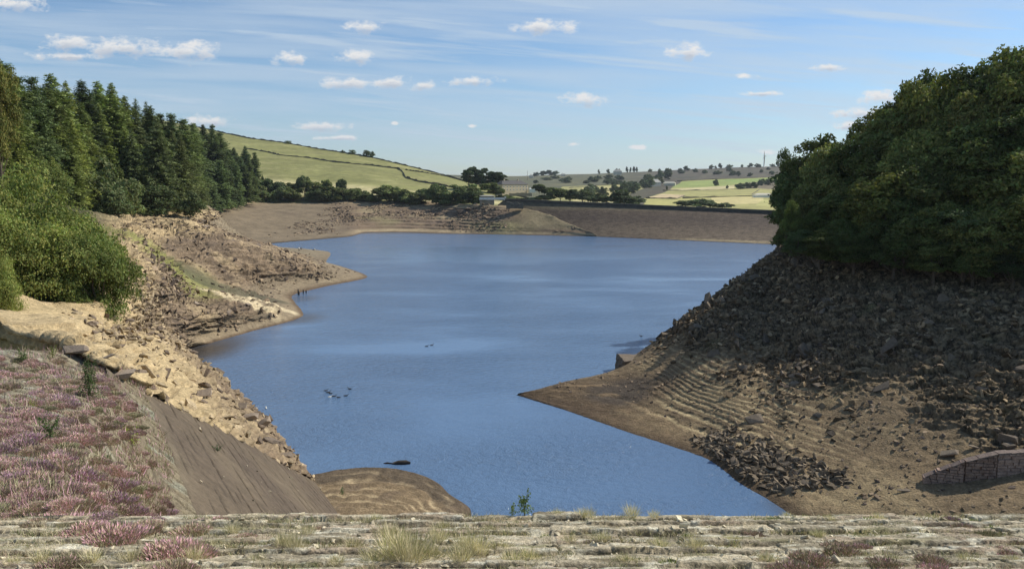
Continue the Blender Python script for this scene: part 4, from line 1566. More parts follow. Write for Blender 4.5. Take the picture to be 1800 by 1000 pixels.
# ruined wall on the right
def wall_piece(a, b, h0, h1, th=.7):
    a, b = np.array(a), np.array(b)
    d = (b - a) / np.linalg.norm(b - a)
    L = np.linalg.norm(b - a)
    m = MB()
    zc, row = -1.6, 0
    r = np.random.default_rng(int(L * 100))
    ang = math.atan2(d[1], d[0])
    while zc < max(h0, h1):
        hh = r.uniform(.22, .32)
        x = -(row % 2) * .3
        while x < L:
            w = r.uniform(.45, .95)
            top = h0 + (h1 - h0) * min(1, max(0, (x + w / 2) / L))
            if zc + hh * .25 < top:
                j = r.uniform(-.03, .03)
                tp_ = min(zc + hh - .012, top)
                m.box(max(x, 0) + .03, min(x + w, L) - .03, -th / 2 + j * 2, th / 2 + j * 2, zc + .03, tp_, ang, tuple(a))
            x += w
        zc += hh
        row += 1
    return m


tipw, cnr, w3, rgt = [cast(GR, *q_) for q_ in ((1622, 845), (1692, 842), (1748, 833), (1838, 812))]
WSEC = ((tipw, cnr, .45, 1.75), (cnr, w3, 1.75, 1.95), (w3, rgt, 1.95, 1.2))
w_root = empty('ruined_wall', cnr)
tag(w_root, 'ruined dark coursed stone wall half buried in the foot of the right bank', 'wall')
m_w = rock_obj_mat('wall_blocks', (.20, .13, .095), (.60, .42, .32), 2.2)
for (a_, b_, h0_, h1_) in WSEC:
    sg = 1 if b_[2] > a_[2] - 9 else 1
    # the wall top follows the two heights above the ground at either end
    put_child(link('wall_face', wall_piece((a_[0], a_[1], a_[2]), (b_[0], b_[1], a_[2]), h0_, h1_ + b_[2] - a_[2]).mesh('wall_face', m_w)), w_root)
mc = MB()
r = np.random.default_rng(8)
for (a, b, h0, h1) in WSEC:
    h1 = h1 + b[2] - a[2]
    b = np.array([b[0], b[1], a[2]])
    d = (b - a) / np.linalg.norm(b - a)
    L = np.linalg.norm(b - a)
    sd2 = np.array([-d[1], d[0], 0]) / np.hypot(d[0], d[1])
    x = 0
    while x < L:
        w = min(r.uniform(.7, 1.4), L - x)
        o_ = sd2 * r.uniform(-.05, .05)
        zt = r.uniform(.10, .17)
        q0, q1 = a + d * (x + .02), a + d * (x + w - .02)
        z0 = h0 + (h1 - h0) * x / L
        z1 = h0 + (h1 - h0) * (x + w) / L
        V = []
        for zz_ in (0.02, zt):
            for (q_, z_, s_) in ((q0, z0, -.38), (q1, z1, -.38), (q1, z1, .38), (q0, z0, .38)):
                V.append(tuple(q_ + sd2 * s_ + o_ + np.array([0, 0, z_ + zz_])))
        mc.add(V, [(0, 3, 2, 1), (4, 5, 6, 7), (0, 1, 5, 4), (1, 2, 6, 5), (2, 3, 7, 6), (3, 0, 4, 7)])
        x += w
put_child(link('coping', mc.mesh('coping', rock_obj_mat('coping_blocks', (.16, .12, .10), (.30, .23, .18), 1.5))), w_root)


# ------------------------------------------------------------------ foliage generators
def quads_from(Pc, Nrm, size, aspect, r, along=None):
    """Pc (n,3) centres, Nrm (n,3) normals -> rhombic leaf faces"""
    n = len(Pc)
    Nrm = Nrm / (np.linalg.norm(Nrm, axis=1)[:, None] + 1e-9)
    a = r.normal(size=(n, 3)) if along is None else along
    t = a - Nrm * (a * Nrm).sum(1)[:, None]
    t /= np.linalg.norm(t, axis=1)[:, None] + 1e-9
    b = np.cross(Nrm, t)
    s = size[:, None] if not np.isscalar(size) else size
    V = np.stack([Pc - t * s * .5, Pc + b * s * .5 * aspect, Pc + t * s * .5, Pc - b * s * .5 * aspect], 1)
    return V


def leafy_mesh(name, seed, H, W, nl, leaf, lobes=34, low=0.03, col=(.05, .08, .02), spread=.35, round_=.5, gap=-.15, mat=None, topw=1.0):
    r = np.random.default_rng(seed)
    Ps, Ns, Cs = [], [], []
    cz = H * .53
    L = []
    for k in range(lobes):
        for _ in range(40):
            p = r.uniform(-1, 1, 3)
            q = np.linalg.norm(p)
            if .2 < q < .86:
                break
        rad = r.uniform(.20, .34) * W * .62
        taper = 1.0 if p[2] < 0 else 1 - (1 - topw) * p[2]
        c = np.array([p[0] * W * .5 * taper, p[1] * W * .5 * taper, cz + p[2] * H * .44])
        L.append((c, rad, r.uniform(.72, 1.28)))
    tot = sum(l[1] ** 2 for l in L)
    for (c, rad, br) in L:
        n = int(nl * rad * rad / tot)
        d = r.normal(size=(n, 3))
        d /= np.linalg.norm(d, axis=1)[:, None]
        d[:, 2] = np.where(d[:, 2] < -.3, -d[:, 2] * .6, d[:, 2])
        rr = rad * (1 - .5 * r.random(n) ** 1.6) * (1 + .28 * perlin(d[:, 0] * 2.4 + c[0], d[:, 1] * 2.4 + c[1], d[:, 2] * 2.4 + c[2]))
        p = c + d * rr[:, None] * np.array([1, 1, .8])
        keep = (p[:, 2] > low * H) & (perlin(p[:, 0] * 1.1 + seed, p[:, 1] * 1.1, p[:, 2] * 1.3) > gap)
        p, d2 = p[keep], d[keep]
        nn = d2 * .7 + r.normal(size=p.shape) * .6 + np.array([0, 0, .35])
        Ps.append(p)
        Ns.append(nn)
        k = br * r.uniform(1 - spread, 1 + spread, len(p))
        hue = r.uniform(-.18, .22, len(p))
        cc = np.array(col)[None] * k[:, None]
        cc[:, 0] *= 1 + hue
        Cs.append(cc)
    Pc, Nn, C = np.concatenate(Ps), np.concatenate(Ns), np.concatenate(Cs)
    sz = leaf * r.uniform(.6, 1.4, len(Pc))
    V = quads_from(Pc, Nn, sz, .62, r)
    me = mesh_arrays(name, V.reshape(-1, 3), np.arange(len(Pc) * 4).reshape(-1, 4), mat or M_LEAF, np.repeat(C, 4, 0))
    return me, L


def trunk_mesh(H, L, r0, seed, top=.8, limbs=9, mat=None, lean=.3):
    r = random.Random(seed)
    m = MB()
    pts = [(0, 0, -.8)]
    for k in range(1, 6):
        pts.append((r.uniform(-lean, lean) * k * .3, r.uniform(-lean, lean) * k * .3, H * top * k / 5))
    m.tube(pts, [r0 * (1 - .16 * k) for k in range(6)], 7)
    order = sorted(L, key=lambda l: -l[1])[:limbs]
    for (c, rad, br) in order:
        z0 = max(.1 * H, c[2] - .25 * H - rad)
        f = min(1, z0 / (H * top)) * 5
        k = int(f)
        a = Vector(pts[min(k, 5)]).lerp(Vector(pts[min(k + 1, 5)]), f - k)
        b = Vector(c)
        mid = a.lerp(b, .5) + Vector((0, 0, -.04 * H))
        m.tube([a, mid, b], [r0 * .34, r0 * .22, r0 * .07], 5)
    return m.mesh('trunk', mat or M_BARK)


def conifer_mesh(seed, H, Lmax, col, dense=1.0, droop=.25, up=.25, layered=False, larch=False, prof=.72):
    r = np.random.default_rng(seed)
    Pc, Nn, Al, Sz, Cc = [], [], [], [], []
    tr = MB()
    tr.tube([(0, 0, -1), (0, 0, H * .35), (0, 0, H * .7), (0, 0, H)], [H * .013, H * .010, H * .006, .02], 6)
    z = H * .06
    while z < H * .985:
        f = z / H
        L0 = Lmax * (1 - f) ** prof * (1 if f > .15 else .75 + f * 1.6) * (1 + .22 * math.sin(z * .9 + seed) * (prof < .6))
        nb = int(r.integers(6, 9))
        a0 = r.uniform(0, 6.28)
        for k in range(nb):
            az = a0 + k * 6.283 / nb + r.uniform(-.25, .25)
            L = max(.35, L0 * r.uniform(.62, 1.18))
            if r.random() < .07:
                continue
            d = np.array([math.cos(az), math.sin(az), 0])
            z1 = z + r.uniform(-.25, .25)
            dr = droop * r.uniform(.6, 1.4)
            upk = up * (f if not layered else .25)
            ns = max(2, int(L / .38 * dense))
            ts = (np.arange(ns) + .6) / ns
            br = r.uniform(.68, 1.3)
            if L > 1.2 and z > H * .05:
                e = d * L * .92 + np.array([0, 0, z1 + L * (upk - dr * .85)])
                mid = d * L * .5 + np.array([0, 0, z1 + L * (upk * .5 - dr * .25)])
                tr.tube([(0, 0, z1), tuple(mid), tuple(e)], [.05, .035, .012], 3)
            for t in ts:
                p = d * L * t + np.array([0, 0, z1 + L * (upk * t - dr * t * t)])
                wd = .95 * (1 - .55 * t) * min(1, L / 2.6) + .25
                for sgn in (-1, 1):
                    side = np.array([-d[1], d[0], 0]) * sgn
                    al = side * .8 + d * .6 + np.array([0, 0, r.uniform(-.35, .1)])
                    q = p + side * wd * .42 + np.array([0, 0, r.uniform(-.12, .12)])
                    Pc.append(q)
                    Al.append(al)
                    Nn.append(np.array([r.normal() * .35, r.normal() * .35, 1.0]))
                    Sz.append(wd * r.uniform(.8, 1.3))
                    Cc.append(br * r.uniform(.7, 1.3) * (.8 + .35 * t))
                if r.random() < .5:
                    Pc.append(p + np.array([0, 0, r.uniform(-.22, .1)]))
                    Al.append(d + r.normal(size=3) * .3)
                    Nn.append(np.array([-d[1], d[0], .2]) + r.normal(size=3) * .4)
                    Sz.append(.7 * r.uniform(.6, 1.2))
                    Cc.append(br * r.uniform(.7, 1.25))
        z += (.78 if layered else .55) * r.uniform(.8, 1.2) * (1.15 if larch else 1) * (1 - .35 * f)
    Pc, Nn, Al, Sz, Cc = map(np.array, (Pc, Nn, Al, Sz, Cc))
    # split every spray into three slim fingers
    Ps, Ns, As, Ss, Cs = [], [], [], [], []
    for j in range(3):
        Ps.append(Pc + r.normal(size=Pc.shape) * .14)
        Ns.append(Nn + r.normal(size=Pc.shape) * .3)
        As.append(Al + r.normal(size=Pc.shape) * .32)
        Ss.append(Sz * r.uniform(.6, 1.1, len(Pc)))
        Cs.append(Cc * r.uniform(.8, 1.2, len(Pc)))
    Pc, Nn, Al, Sz, Cc = map(np.concatenate, (Ps, Ns, As, Ss, Cs))
    V = quads_from(Pc, Nn, Sz, .30, r, Al)
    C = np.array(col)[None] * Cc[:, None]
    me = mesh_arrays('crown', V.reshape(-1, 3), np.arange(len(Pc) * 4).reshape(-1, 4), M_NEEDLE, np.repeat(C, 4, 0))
    return me, tr.mesh('trunk', M_BARK)


class Proto:
    def __init__(self, crown, trunk, H, W):
        self.crown, self.trunk, self.H, self.W = crown, trunk, H, W


def plant(proto, name, p, H, W, label, cat, group, rz=None, flat=False):
    """a tree: Empty at the base > crown, trunk"""
    root = empty(name, p, random.uniform(0, 6.28) if rz is None else rz)
    root.scale = (W / proto.W, W / proto.W, H / proto.H)
    tag(root, label, cat, group)
    link('crown', proto.crown, root)
    if proto.trunk is not None:
        link('trunk', proto.trunk, root)
    return root


def broad(seed, H, W, nl, leaf, **k):
    lobes = k.pop('lobes', 34)
    r0 = k.pop('r0', H * .022)
    me, L = leafy_mesh('crown', seed, H, W, nl, leaf, lobes=lobes, **k)
    return Proto(me, trunk_mesh(H, L, r0, seed), H, W)


DARK = (.050, .068, .020)
OAKS = [broad(31, 14, 10, 30000, .36, col=(.112, .142, .042), lobes=40), broad(32, 14, 10, 30000, .36, col=(.155, .168, .048), lobes=46, gap=-.25),
        broad(33, 14, 9, 28000, .34, col=(.122, .145, .045), lobes=36), broad(34, 14, 11, 32000, .36, col=(.165, .168, .052), lobes=50, gap=-.2),
        broad(35, 15, 9, 26000, .32, col=(.10, .132, .05), lobes=38, gap=-.05)]
WILLOW = [broad(41, 8, 9, 60000, .19, mat=M_WILLOW, col=(.215, .245, .070), lobes=60, gap=-.3, spread=.4), broad(42, 8, 9, 60000, .19, mat=M_WILLOW, col=(.185, .22, .066), lobes=56, gap=-.25, spread=.4),
          broad(43, 8, 10, 60000, .19, mat=M_WILLOW, col=(.24, .265, .078), lobes=64, gap=-.3, spread=.4)]
SHRUB = [broad(51, 6, 7, 14000, .30, col=(.13, .155, .065), lobes=34, low=0.0), broad(52, 6, 7, 14000, .30, col=(.145, .175, .07), lobes=30, low=0.0),
         broad(53, 6, 8, 15000, .30, col=(.11, .135, .06), lobes=38, low=0.0)]
FARSHRUB = [broad(54, 6, 8, 9000, .55, col=(.16, .19, .075), lobes=30, low=0.0, gap=-1), broad(55, 6, 7, 9000, .55, col=(.135, .16, .07), lobes=26, low=0.0, gap=-1), broad(56, 7, 7, 9000, .55, col=(.18, .21, .085), lobes=24, low=0.0, gap=-1)]
CLUMP = [broad(57, 15, 9, 12000, .7, col=(.075, .10, .05), lobes=34, low=0.0, gap=-1), broad(58, 15, 9, 12000, .7, col=(.085, .11, .05), lobes=30, low=0.0, gap=-1)]
FARTREE = [broad(61, 10, 9, 4200, .95, col=(.11, .135, .065), lobes=26, low=0.0, gap=-1), broad(62, 10, 11, 4200, 1.0, col=(.135, .16, .08), lobes=24, low=0.0, gap=-1)]


def conproto(seed, H, L, col, **k):
    c, t = conifer_mesh(seed, H, L, col, **k)
    return Proto(c, t, H, 2 * L)


SPRUCE = [conproto(71, 26, 7.4, (.17, .195, .08), layered=True, droop=.2), conproto(72, 26, 6.6, (.15, .175, .075), layered=True, droop=.26)]
PINE = [conproto(73, 24, 5.4, (.13, .17, .07), up=.4, prof=.5), conproto(74, 24, 4.8, (.145, .185, .072), up=.5, droop=.15, prof=.45), conproto(75, 22, 5.6, (.12, .155, .065), up=.3, prof=.58)]
LARCH = [conproto(76, 26, 6.2, (.24, .275, .08), larch=True, droop=.3), conproto(77, 26, 5.6, (.215, .25, .075), larch=True, droop=.35, up=.4, prof=.55)]

# ------------------------------------------------------------------ left conifer wood
SKY_L = [(-120, 20), (-60, 60), (0, 92), (45, 106), (92, 118), (129, 130), (179, 145), (224, 155), (260, 176), (274, 196), (314, 205), (345, 218), (378, 226), (406, 243), (437, 266), (454, 288), (470, 310)]
BASE_L = [(-120, 430), (0, 405), (100, 385), (200, 382), (290, 386), (335, 384), (350, 350), (380, 345), (470, 350)]
YF_L = [(-120, 118), (0, 138), (100, 178), (180, 220), (250, 246), (330, 262), (350, 400), (400, 465), (470, 548)]
ip = lambda tab, x: float(np.interp(x, [t[0] for t in tab], [t[1] for t in tab]))
ROWN = ['front', 'second', 'third', 'hindmost']
kinds = {0: (LARCH, 'larch', 'soft yellow green larch'), 1: (SPRUCE, 'spruce', 'dark layered spruce'), 2: (PINE, 'pine', 'dark narrow pine')}
rows = []
for row in range(4):
    px = -110 + row * 11
    lst = []
    while px < 470:
        sky, base, Yf = ip(SKY_L, px), ip(BASE_L, px), ip(YF_L, px)
        fr = (.42, .66, .86, 1.0)[row] + random.uniform(-.05, .05)
        ytop = base + (sky - base) * fr + (random.uniform(-6, 26) if row == 3 else random.uniform(-22, 22))
        Yd = Yf * (1 + .055 * row) + random.uniform(-4, 4) + 3
        lst.append((px, ytop, Yd))
        px += (29 if px < 200 else 21 if px < 340 else 14.5) * (1.15 if row == 0 else 1.0) * random.uniform(.8, 1.2)
    rows.append(lst)
for row, lst in enumerate(rows):
    cnt = {}
    for (px, ytop, Yd) in lst:
        if row == 0 and 215 < px < 350:
            continue
        if px < 225:
            kind = 0 if random.random() < (.75 if row < 3 else .45) else 2
        elif px < 345:
            kind = 1 if random.random() < .6 else 2
        else:
            kind = 2
        top = P(px, ytop, Y=Yd)
        gz = gz_left(top[0], top[1]) if px < 350 else gz_left(top[0], top[1])
        gz = min(gz, top[2] - 7)
        H = min(top[2] - gz, 34)
        protos, nm, desc = kinds[kind]
        pr = random.choice(protos)
        k = cnt.get(nm, 0)
        cnt[nm] = k + 1
        W = pr.W * H / pr.H * random.uniform(.95, 1.45)
        plant(pr, nm + '_tree', (top[0], top[1], top[2] - H), H, W,
              '%s, %s row of the left wood, %s %s from left' % (desc, ROWN[row], ORD[min(k, 34)], nm), nm, 'conifers of the left hillside wood')
for i, (px, ytop, ybase, Yd, w, lab) in enumerate([(287, 205, 385, 250, 120, 'tallest dark layered spruce with wide tiers at the front edge of the wood'),
                                                  (325, 232, 384, 262, 84, 'dark layered spruce to the right of the tallest one with tips over the sand'),
                                                  (240, 225, 380, 244, 84, 'dark layered spruce to the left of the tallest one behind the bushes')]):
    b, t = P(px, ybase, Y=Yd), P(px, ytop, Y=Yd)
    plant(SPRUCE[i % 2], 'spruce_tree', b, t[2] - b[2], w * Yd / F_PX, lab, 'spruce', 'conifers of the left hillside wood')

# broadleaf bushes under the conifers and near the camera, (px, base y, top y, width px, distance)
lb = [
    (118, 400, 262, 130, 205, SHRUB, 'dull green bush under the larches at the left of the wood edge'),
    (178, 396, 275, 120, 212, SHRUB, 'grey green bush under the larches beside the spruces'),
    (60, 400, 262, 140, 170, WILLOW, 'yellow green bush under the larches at the far left'),
    (222, 392, 312, 74, 225, SHRUB, 'round dull green bush between the larches and the sand'),
    (268, 393, 322, 88, 236, SHRUB, 'dull green bush at the top of the sandy hump, left of its neighbour'),
    (336, 391, 335, 54, 243, SHRUB, 'small dark bush at the right end of the wood edge'),
    (196, 398, 330, 74, 205, SHRUB, 'dark low bush behind the big willow'),
    (5, 330, 60, 70, 96, OAKS, 'dark leafy tree cut by the left edge of the picture'),
    (28, 575, 285, 190, 74, WILLOW, 'bright green willow behind the big willow at the left'),
    (112, 580, 335, 210, 66, WILLOW, 'big bright green willow overhanging the sandy bank'),
    (172, 586, 405, 150, 62, WILLOW, 'lower right green willow with branches down to the sand'),
    (60, 560, 370, 190, 60, WILLOW, 'green willow between the big one and the left edge'),
    (0, 608, 445, 90, 50, WILLOW, 'nearest green willow bush at the left edge above the heather'),
    (-60, 600, 330, 200, 56, WILLOW, 'green willow mostly outside the left edge'),
]
for (px, yb, yt, wpx, Yd, protos, lab) in lb:
    b, t = P(px, yb, Y=Yd), P(px, yt, Y=Yd)
    nm = 'willow_bush' if protos is WILLOW else ('bush' if protos is SHRUB else 'leafy_tree')
    plant(random.choice(protos), nm, b + np.array([0, 0, -.3]), t[2] - b[2] + .3, wpx * Yd / F_PX, lab, 'tree' if protos is OAKS else 'bush', None if protos is OAKS else 'bushes of the left bank')

# ------------------------------------------------------------------ right broadleaf wood
SKY_R = [(1368, 345), (1385, 282), (1410, 262), (1445, 232), (1480, 240), (1512, 238), (1535, 200), (1570, 170), (1595, 132), (1640, 108), (1680, 124), (1712, 132), (1740, 108), (1790, 74), (1850, 55), (1950, 30), (2060, 10)]
BASE_R = [(1368, 440), (1400, 457), (1470, 468), (1550, 479), (1670, 492), (1800, 503), (2000, 516)]
rows = []
for row in range(5):
    px = 1392 + (row % 2) * 18
    lst = []
    while px < 1960:
        sky, base = ip(SKY_R, px), ip(BASE_R, px)
        b = P(px, base, z=17)
        fr = (.40, .58, .76, .90, 1.0)[row]
        ytop = base + (sky - base) * fr + (random.uniform(-8, 8) if row < 3 else random.uniform(-30, -6))
        Yd = b[1] + 1.5 + row * 5.5 + random.uniform(-1.5, 1.5)
        lst.append((px, ytop, Yd))
        px += random.uniform(48, 66)
    rows.append(lst)
for row, lst in enumerate(rows):
    for k, (px, ytop, Yd) in enumerate(lst):
        top = P(px, ytop, Y=Yd)
        gz = min(gz_right(top[0], top[1]), top[2] - 5)
        if px < 1440:
            gz = min(gz, 17.5)
        H = top[2] - gz + .6
        W = max(7.5, min(H * .85, 12)) * random.uniform(.9, 1.1)
        if px < 1410:
            W = min(W, 7.0)
        plant(random.choice(OAKS), 'oak_tree', (top[0], top[1], gz - .6), H, W,
              'dark leafy tree in the %s row of the right wood, %s from the water' % (['front', 'second', 'third', 'fourth', 'hindmost'][row], ORD[k]), 'tree', 'broadleaf trees of the right wood')
for k, (px, yb, yt, w, Yd) in enumerate([(1389, 452, 345, 44, 116), (1402, 462, 395, 54, 110), (1440, 470, 400, 70, 107), (1500, 478, 400, 80, 104), (1570, 486, 405, 80, 101), (1640, 494, 410, 90, 97),
                                        (1710, 500, 415, 90, 94), (1780, 506, 420, 90, 91)]):
    b, t = P(px, yb, Y=Yd), P(px, yt, Y=Yd)
    plant(OAKS[(0, 4, 2)[k % 3]], 'oak_tree', b, t[2] - b[2], w * Yd / F_PX, 'low dark tree drooping over rocks below the right wood, %s from the water' % ORD[k], 'tree', 'low trees at the foot of the right wood')

# ------------------------------------------------------------------ bushes along the far bank
fb = [(430, 352, 30, 22), (452, 358, 24, 32), (478, 358, 24, 24), (500, 352, 22, 22), (516, 354, 28, 26), (535, 345, 20, 34), (558, 342, 30, 26), (600, 337, 14, 20), (548, 354, 18, 14),
      (566, 354, 26, 20), (590, 358, 38, 26), (622, 354, 26, 19), (640, 354, 24, 17), (657, 357, 26, 16), (685, 357, 46, 34), (706, 357, 26, 20), (722, 360, 32, 23), (740, 361, 32, 21),
      (767, 356, 30, 28), (778, 361, 26, 22), (800, 363, 38, 24), (817, 350, 36, 28), (832, 361, 32, 24), (845, 360, 20, 16), (470, 345, 26, 26), (492, 342, 24, 20), (612, 348, 26, 14), (748, 350, 26, 16),
      (575, 342, 14, 28), (440, 340, 22, 30), (520, 340, 22, 20), (634, 346, 20, 10), (402, 350, 20, 24), (416, 352, 18, 26)]
fb.sort()
for k, (px, yb, w, h) in enumerate(fb):
    Yd = ip([(375, 565), (420, 556), (560, 548), (680, 540), (760, 515), (845, 466)], px) + (3 if yb > 350 else 16)
    b = P(px, yb, Y=Yd)
    plant(random.choice(FARSHRUB), 'bush', b + np.array([0, 0, -1.0]), (h + 5) * Yd / F_PX, w * 1.35 * Yd / F_PX,
          'round green bush on top of the far bank, %s from the conifer wood' % ORD[k], 'bush', 'bushes along the top of the far bank')

# clump of tall trees by the house
for k, (px, yb, w, h) in enumerate([(824, 324, 22, 34), (836, 326, 22, 38), (846, 326, 18, 32), (858, 328, 24, 35), (871, 328, 22, 30), (882, 328, 18, 28)]):
    Yd = 640 + (k % 2) * 8
    b = P(px, yb + 3, Y=Yd)
    plant(random.choice(CLUMP), 'oak_tree', b + np.array([0, 0, -1.5]), h * Yd / F_PX + 2.2, w * 1.3 * Yd / F_PX, 'tall dark tree of the clump beside the stone house, %s from the hill' % ORD[k], 'tree', 'clump of trees beside the house')
lowb = [(860, 334, 26, 12), (872, 340, 24, 12), (884, 350, 20, 10), (896, 351, 20, 8), (908, 352, 22, 5), (925, 352, 24, 4), (942, 351, 26, 6), (960, 350, 26, 8), (948, 334, 18, 11), (957, 338, 16, 9),
        (975, 342, 26, 12), (985, 346, 26, 14), (1002, 348, 28, 16), (1025, 352, 26, 20), (1038, 354, 20, 14), (1051, 355, 22, 16), (1066, 356, 18, 12), (1082, 357, 18, 12), (1097, 359, 34, 26), (1116, 360, 24, 16),
        (1205, 361, 30, 9), (1225, 362, 36, 13), (1248, 363, 40, 12), (1270, 364, 28, 8)]
for k, (px, yb, w, h) in enumerate(lowb):
    Yd = 560 if px > 915 else 570
    b = P(px, yb + 2, Y=Yd)
    plant(FARTREE[k % 2] if px > 990 else random.choice(FARSHRUB), 'bush' if px < 990 else 'leafy_tree', b + np.array([0, 0, -.22 * h * Yd / F_PX]), (h * 1.22 + 1.5) * Yd / F_PX, w * 1.4 * Yd / F_PX,
          'dark %s behind the dam crest, %s from the tall clump' % ('bush' if px < 990 else 'tree', ORD[k]), 'bush' if px < 990 else 'tree', 'trees and bushes behind the dam crest')

# far trees on the hills: (px, base y, w, h)
ft = []
rf = random.Random(3)
for i in range(26):
    t = rf.random()
    px = 992 + t * 170
    y = 348 - t * 18 + rf.uniform(-3, 6) - (8 if px > 1130 else 0)
    ft.append((px, y, rf.uniform(16, 26), rf.uniform(10, 15)))
ft += [(1158, 318, 22, 16), (1172, 316, 22, 18), (1140, 320, 22, 12), (1258, 327, 10, 10), (1172, 334, 4, 6), (1278, 332, 5, 5)]
ft += [(1300 + i * 13, 331 - i * .9 + rf.uniform(-2, 2), rf.uniform(13, 20), rf.uniform(7, 12)) for i in range(10)]
ft += [(px, None, w, h) for (px, w, h) in [(943, 14, 5), (955, 16, 7), (966, 18, 8), (976, 14, 6), (1053, 6, 7), (1069, 6, 7), (1083, 8, 7), (1089, 7, 6), (1102, 6, 9), (1108, 5, 8), (1114, 6, 9), (1119, 5, 8), (1143, 8, 4),
                                           (1159, 5, 4), (1250, 8, 6), (1258, 6, 4), (1266, 9, 8), (1282, 12, 5), (1304, 6, 4), (1318, 14, 6), (1332, 12, 5), (1358, 10, 4), (1367, 6, 7), (1374, 8, 8), (1383, 10, 7), (1392, 12, 8)]]
ft += [(rf.uniform(940, 1100), rf.uniform(314, 326), rf.uniform(10, 22), rf.uniform(4, 7)) for _ in range(22)]
ft += [(rf.uniform(1180, 1400), rf.uniform(300, 312), rf.uniform(9, 16), rf.uniform(4, 8)) for _ in range(16)]
ft.sort(key=lambda t: t[0])
OR2 = ORD + [a + '-' + b for a in ('forty', 'fifty', 'sixty', 'seventy', 'eighty', 'ninety', 'hundred') for b in ('first', 'second', 'third', 'fourth', 'fifth', 'sixth', 'seventh', 'eighth', 'ninth')]
for k, (px, y, w, h) in enumerate(ft):
    if y is None:
        y = ip(FH_SKY, px) + 1.0
        p = far_point(px, y)
        where = 'small tree standing on the skyline of the far moor'
    else:
        p = far_point(px, y)
        where = 'grey green tree on the far valley side'
    s = p[1] / F_PX
    o = bpy.data.objects.new('distant_tree', FARTREE[k % 2].crown)
    COL.objects.link(o)
    o.location = tuple(p + np.array([0, 0, -.30 * (h + 2) * s]))
    o.rotation_euler = (0, 0, rf.uniform(0, 6))
    o.scale = (w * s / 11, w * s / 11, (h * 1.35 + 2) * s / 10)
    tag(o, '%s, %s from the left among them' % (where, OR2[min(k, len(OR2) - 1)]), 'tree', 'trees on the far valley sides')
for k, (px, w, h) in enumerate([(602, 8, 5), (618, 14, 8), (644, 16, 11), (653, 12, 11), (505, 14, 5)]):
    p = hill_point(px, ip(HL_SKY, px) + 1)
    s = p[1] / F_PX
    plant(SHRUB[k % 3], 'bush', p + np.array([0, 3, -1]), (h + 2) * s, w * s, ['smallest grey bush of the three on the green hill skyline', 'left round bush of the pair on the green hill skyline',
          'largest round bush on the green hill skyline', 'round bush just right of the largest on the green hill skyline', 'low bush on the green hill skyline near the conifers'][k], 'bush', 'bushes on the green hill skyline')


# ------------------------------------------------------------------ dry stone walls
def ribbon_wall(label, pts, fn, h, group, th=.8, n=60, mat=None):
    xs = np.linspace(0, len(pts) - 1, n)
    px = np.interp(xs, range(len(pts)), [p[0] for p in pts])
    py = np.interp(xs, range(len(pts)), [p[1] for p in pts])
    Q = np.array([fn(a, b) for a, b in zip(px, py)])
    V, Fc = [], []
    r = np.random.default_rng(len(pts) * 13 + n)
    for i, q in enumerate(Q):
        hh = h * r.uniform(.45, 1.25)
        V += [(q[0], q[1], q[2] - 1.5), (q[0], q[1], q[2] + hh), (q[0], q[1] + th, q[2] + hh), (q[0], q[1] + th, q[2] - 1.5)]
        if i:
            a, b = (i - 1) * 4, i * 4
            for k in range(3):
                Fc.append((a + k, b + k, b + k + 1, a + k + 1))
    Fc += [(0, 1, 2, 3), tuple(len(V) - 4 + k for k in (3, 2, 1, 0))]
    m = MB()
    m.add(V, Fc)
    o = link('dry_stone_wall', m.mesh('dry_stone_wall', mat or M_DRYSTONE))
    tag(o, label, 'wall', group)


gw = 'dry stone walls on the hills'
ribbon_wall('dark dry stone wall along the skyline of the green hill', [(s[0], s[1] + .6) for s in HL_SKY[1:]], hill_point, 1.5, gw, n=160)
ribbon_wall('dark dry stone wall crossing the green hill halfway up', [(433, 262), (470, 268), (490, 273), (540, 278), (590, 286), (650, 291), (700, 297)], hill_point, 1.5, gw)
ribbon_wall('dark dry stone wall dropping down the right part of the green hill', [(700, 297), (707, 302), (713, 313), (737, 320), (790, 329), (835, 336)], hill_point, 1.8, gw)
ribbon_wall('thin dry stone wall high on the right of the green hill', [(712, 299), (745, 304), (787, 311), (815, 319)], hill_point, 1.2, gw)
wf_ = [('long thin wall below the bright green far field', [(1165, 336), (1230, 335.5), (1300, 333), (1330, 332)]), ('long thin wall in the lowest far fields', [(1200, 349), (1260, 347), (1330, 345), (1380, 344)]),
       ('short thin wall between two far fields on a slant', [(1322, 343), (1335, 334)]), ('thin wall along the top of the bright far field', [(1190, 319), (1260, 315.5), (1340, 313), (1420, 310)]),
       ('thin wall across the straw coloured far fields', [(1030, 338), (1080, 336), (1125, 331)]), ('thin wall at the foot of the reddish far field', [(1135, 349), (1190, 350), (1205, 345)]),
       ('thin wall along the upper edge of the left far fields', [(1000, 331), (1060, 326), (1120, 322.5)])]
for lab, pts in wf_:
    ribbon_wall(lab, pts, far_point, 1.7, gw, n=24)
ribbon_wall('pale low terrace wall in front of the stone house', [(895, 342), (915, 341), (935, 342)], lambda a, b: P(a, b, Y=600), 1.0, None, n=12, mat=M_HOUSE)


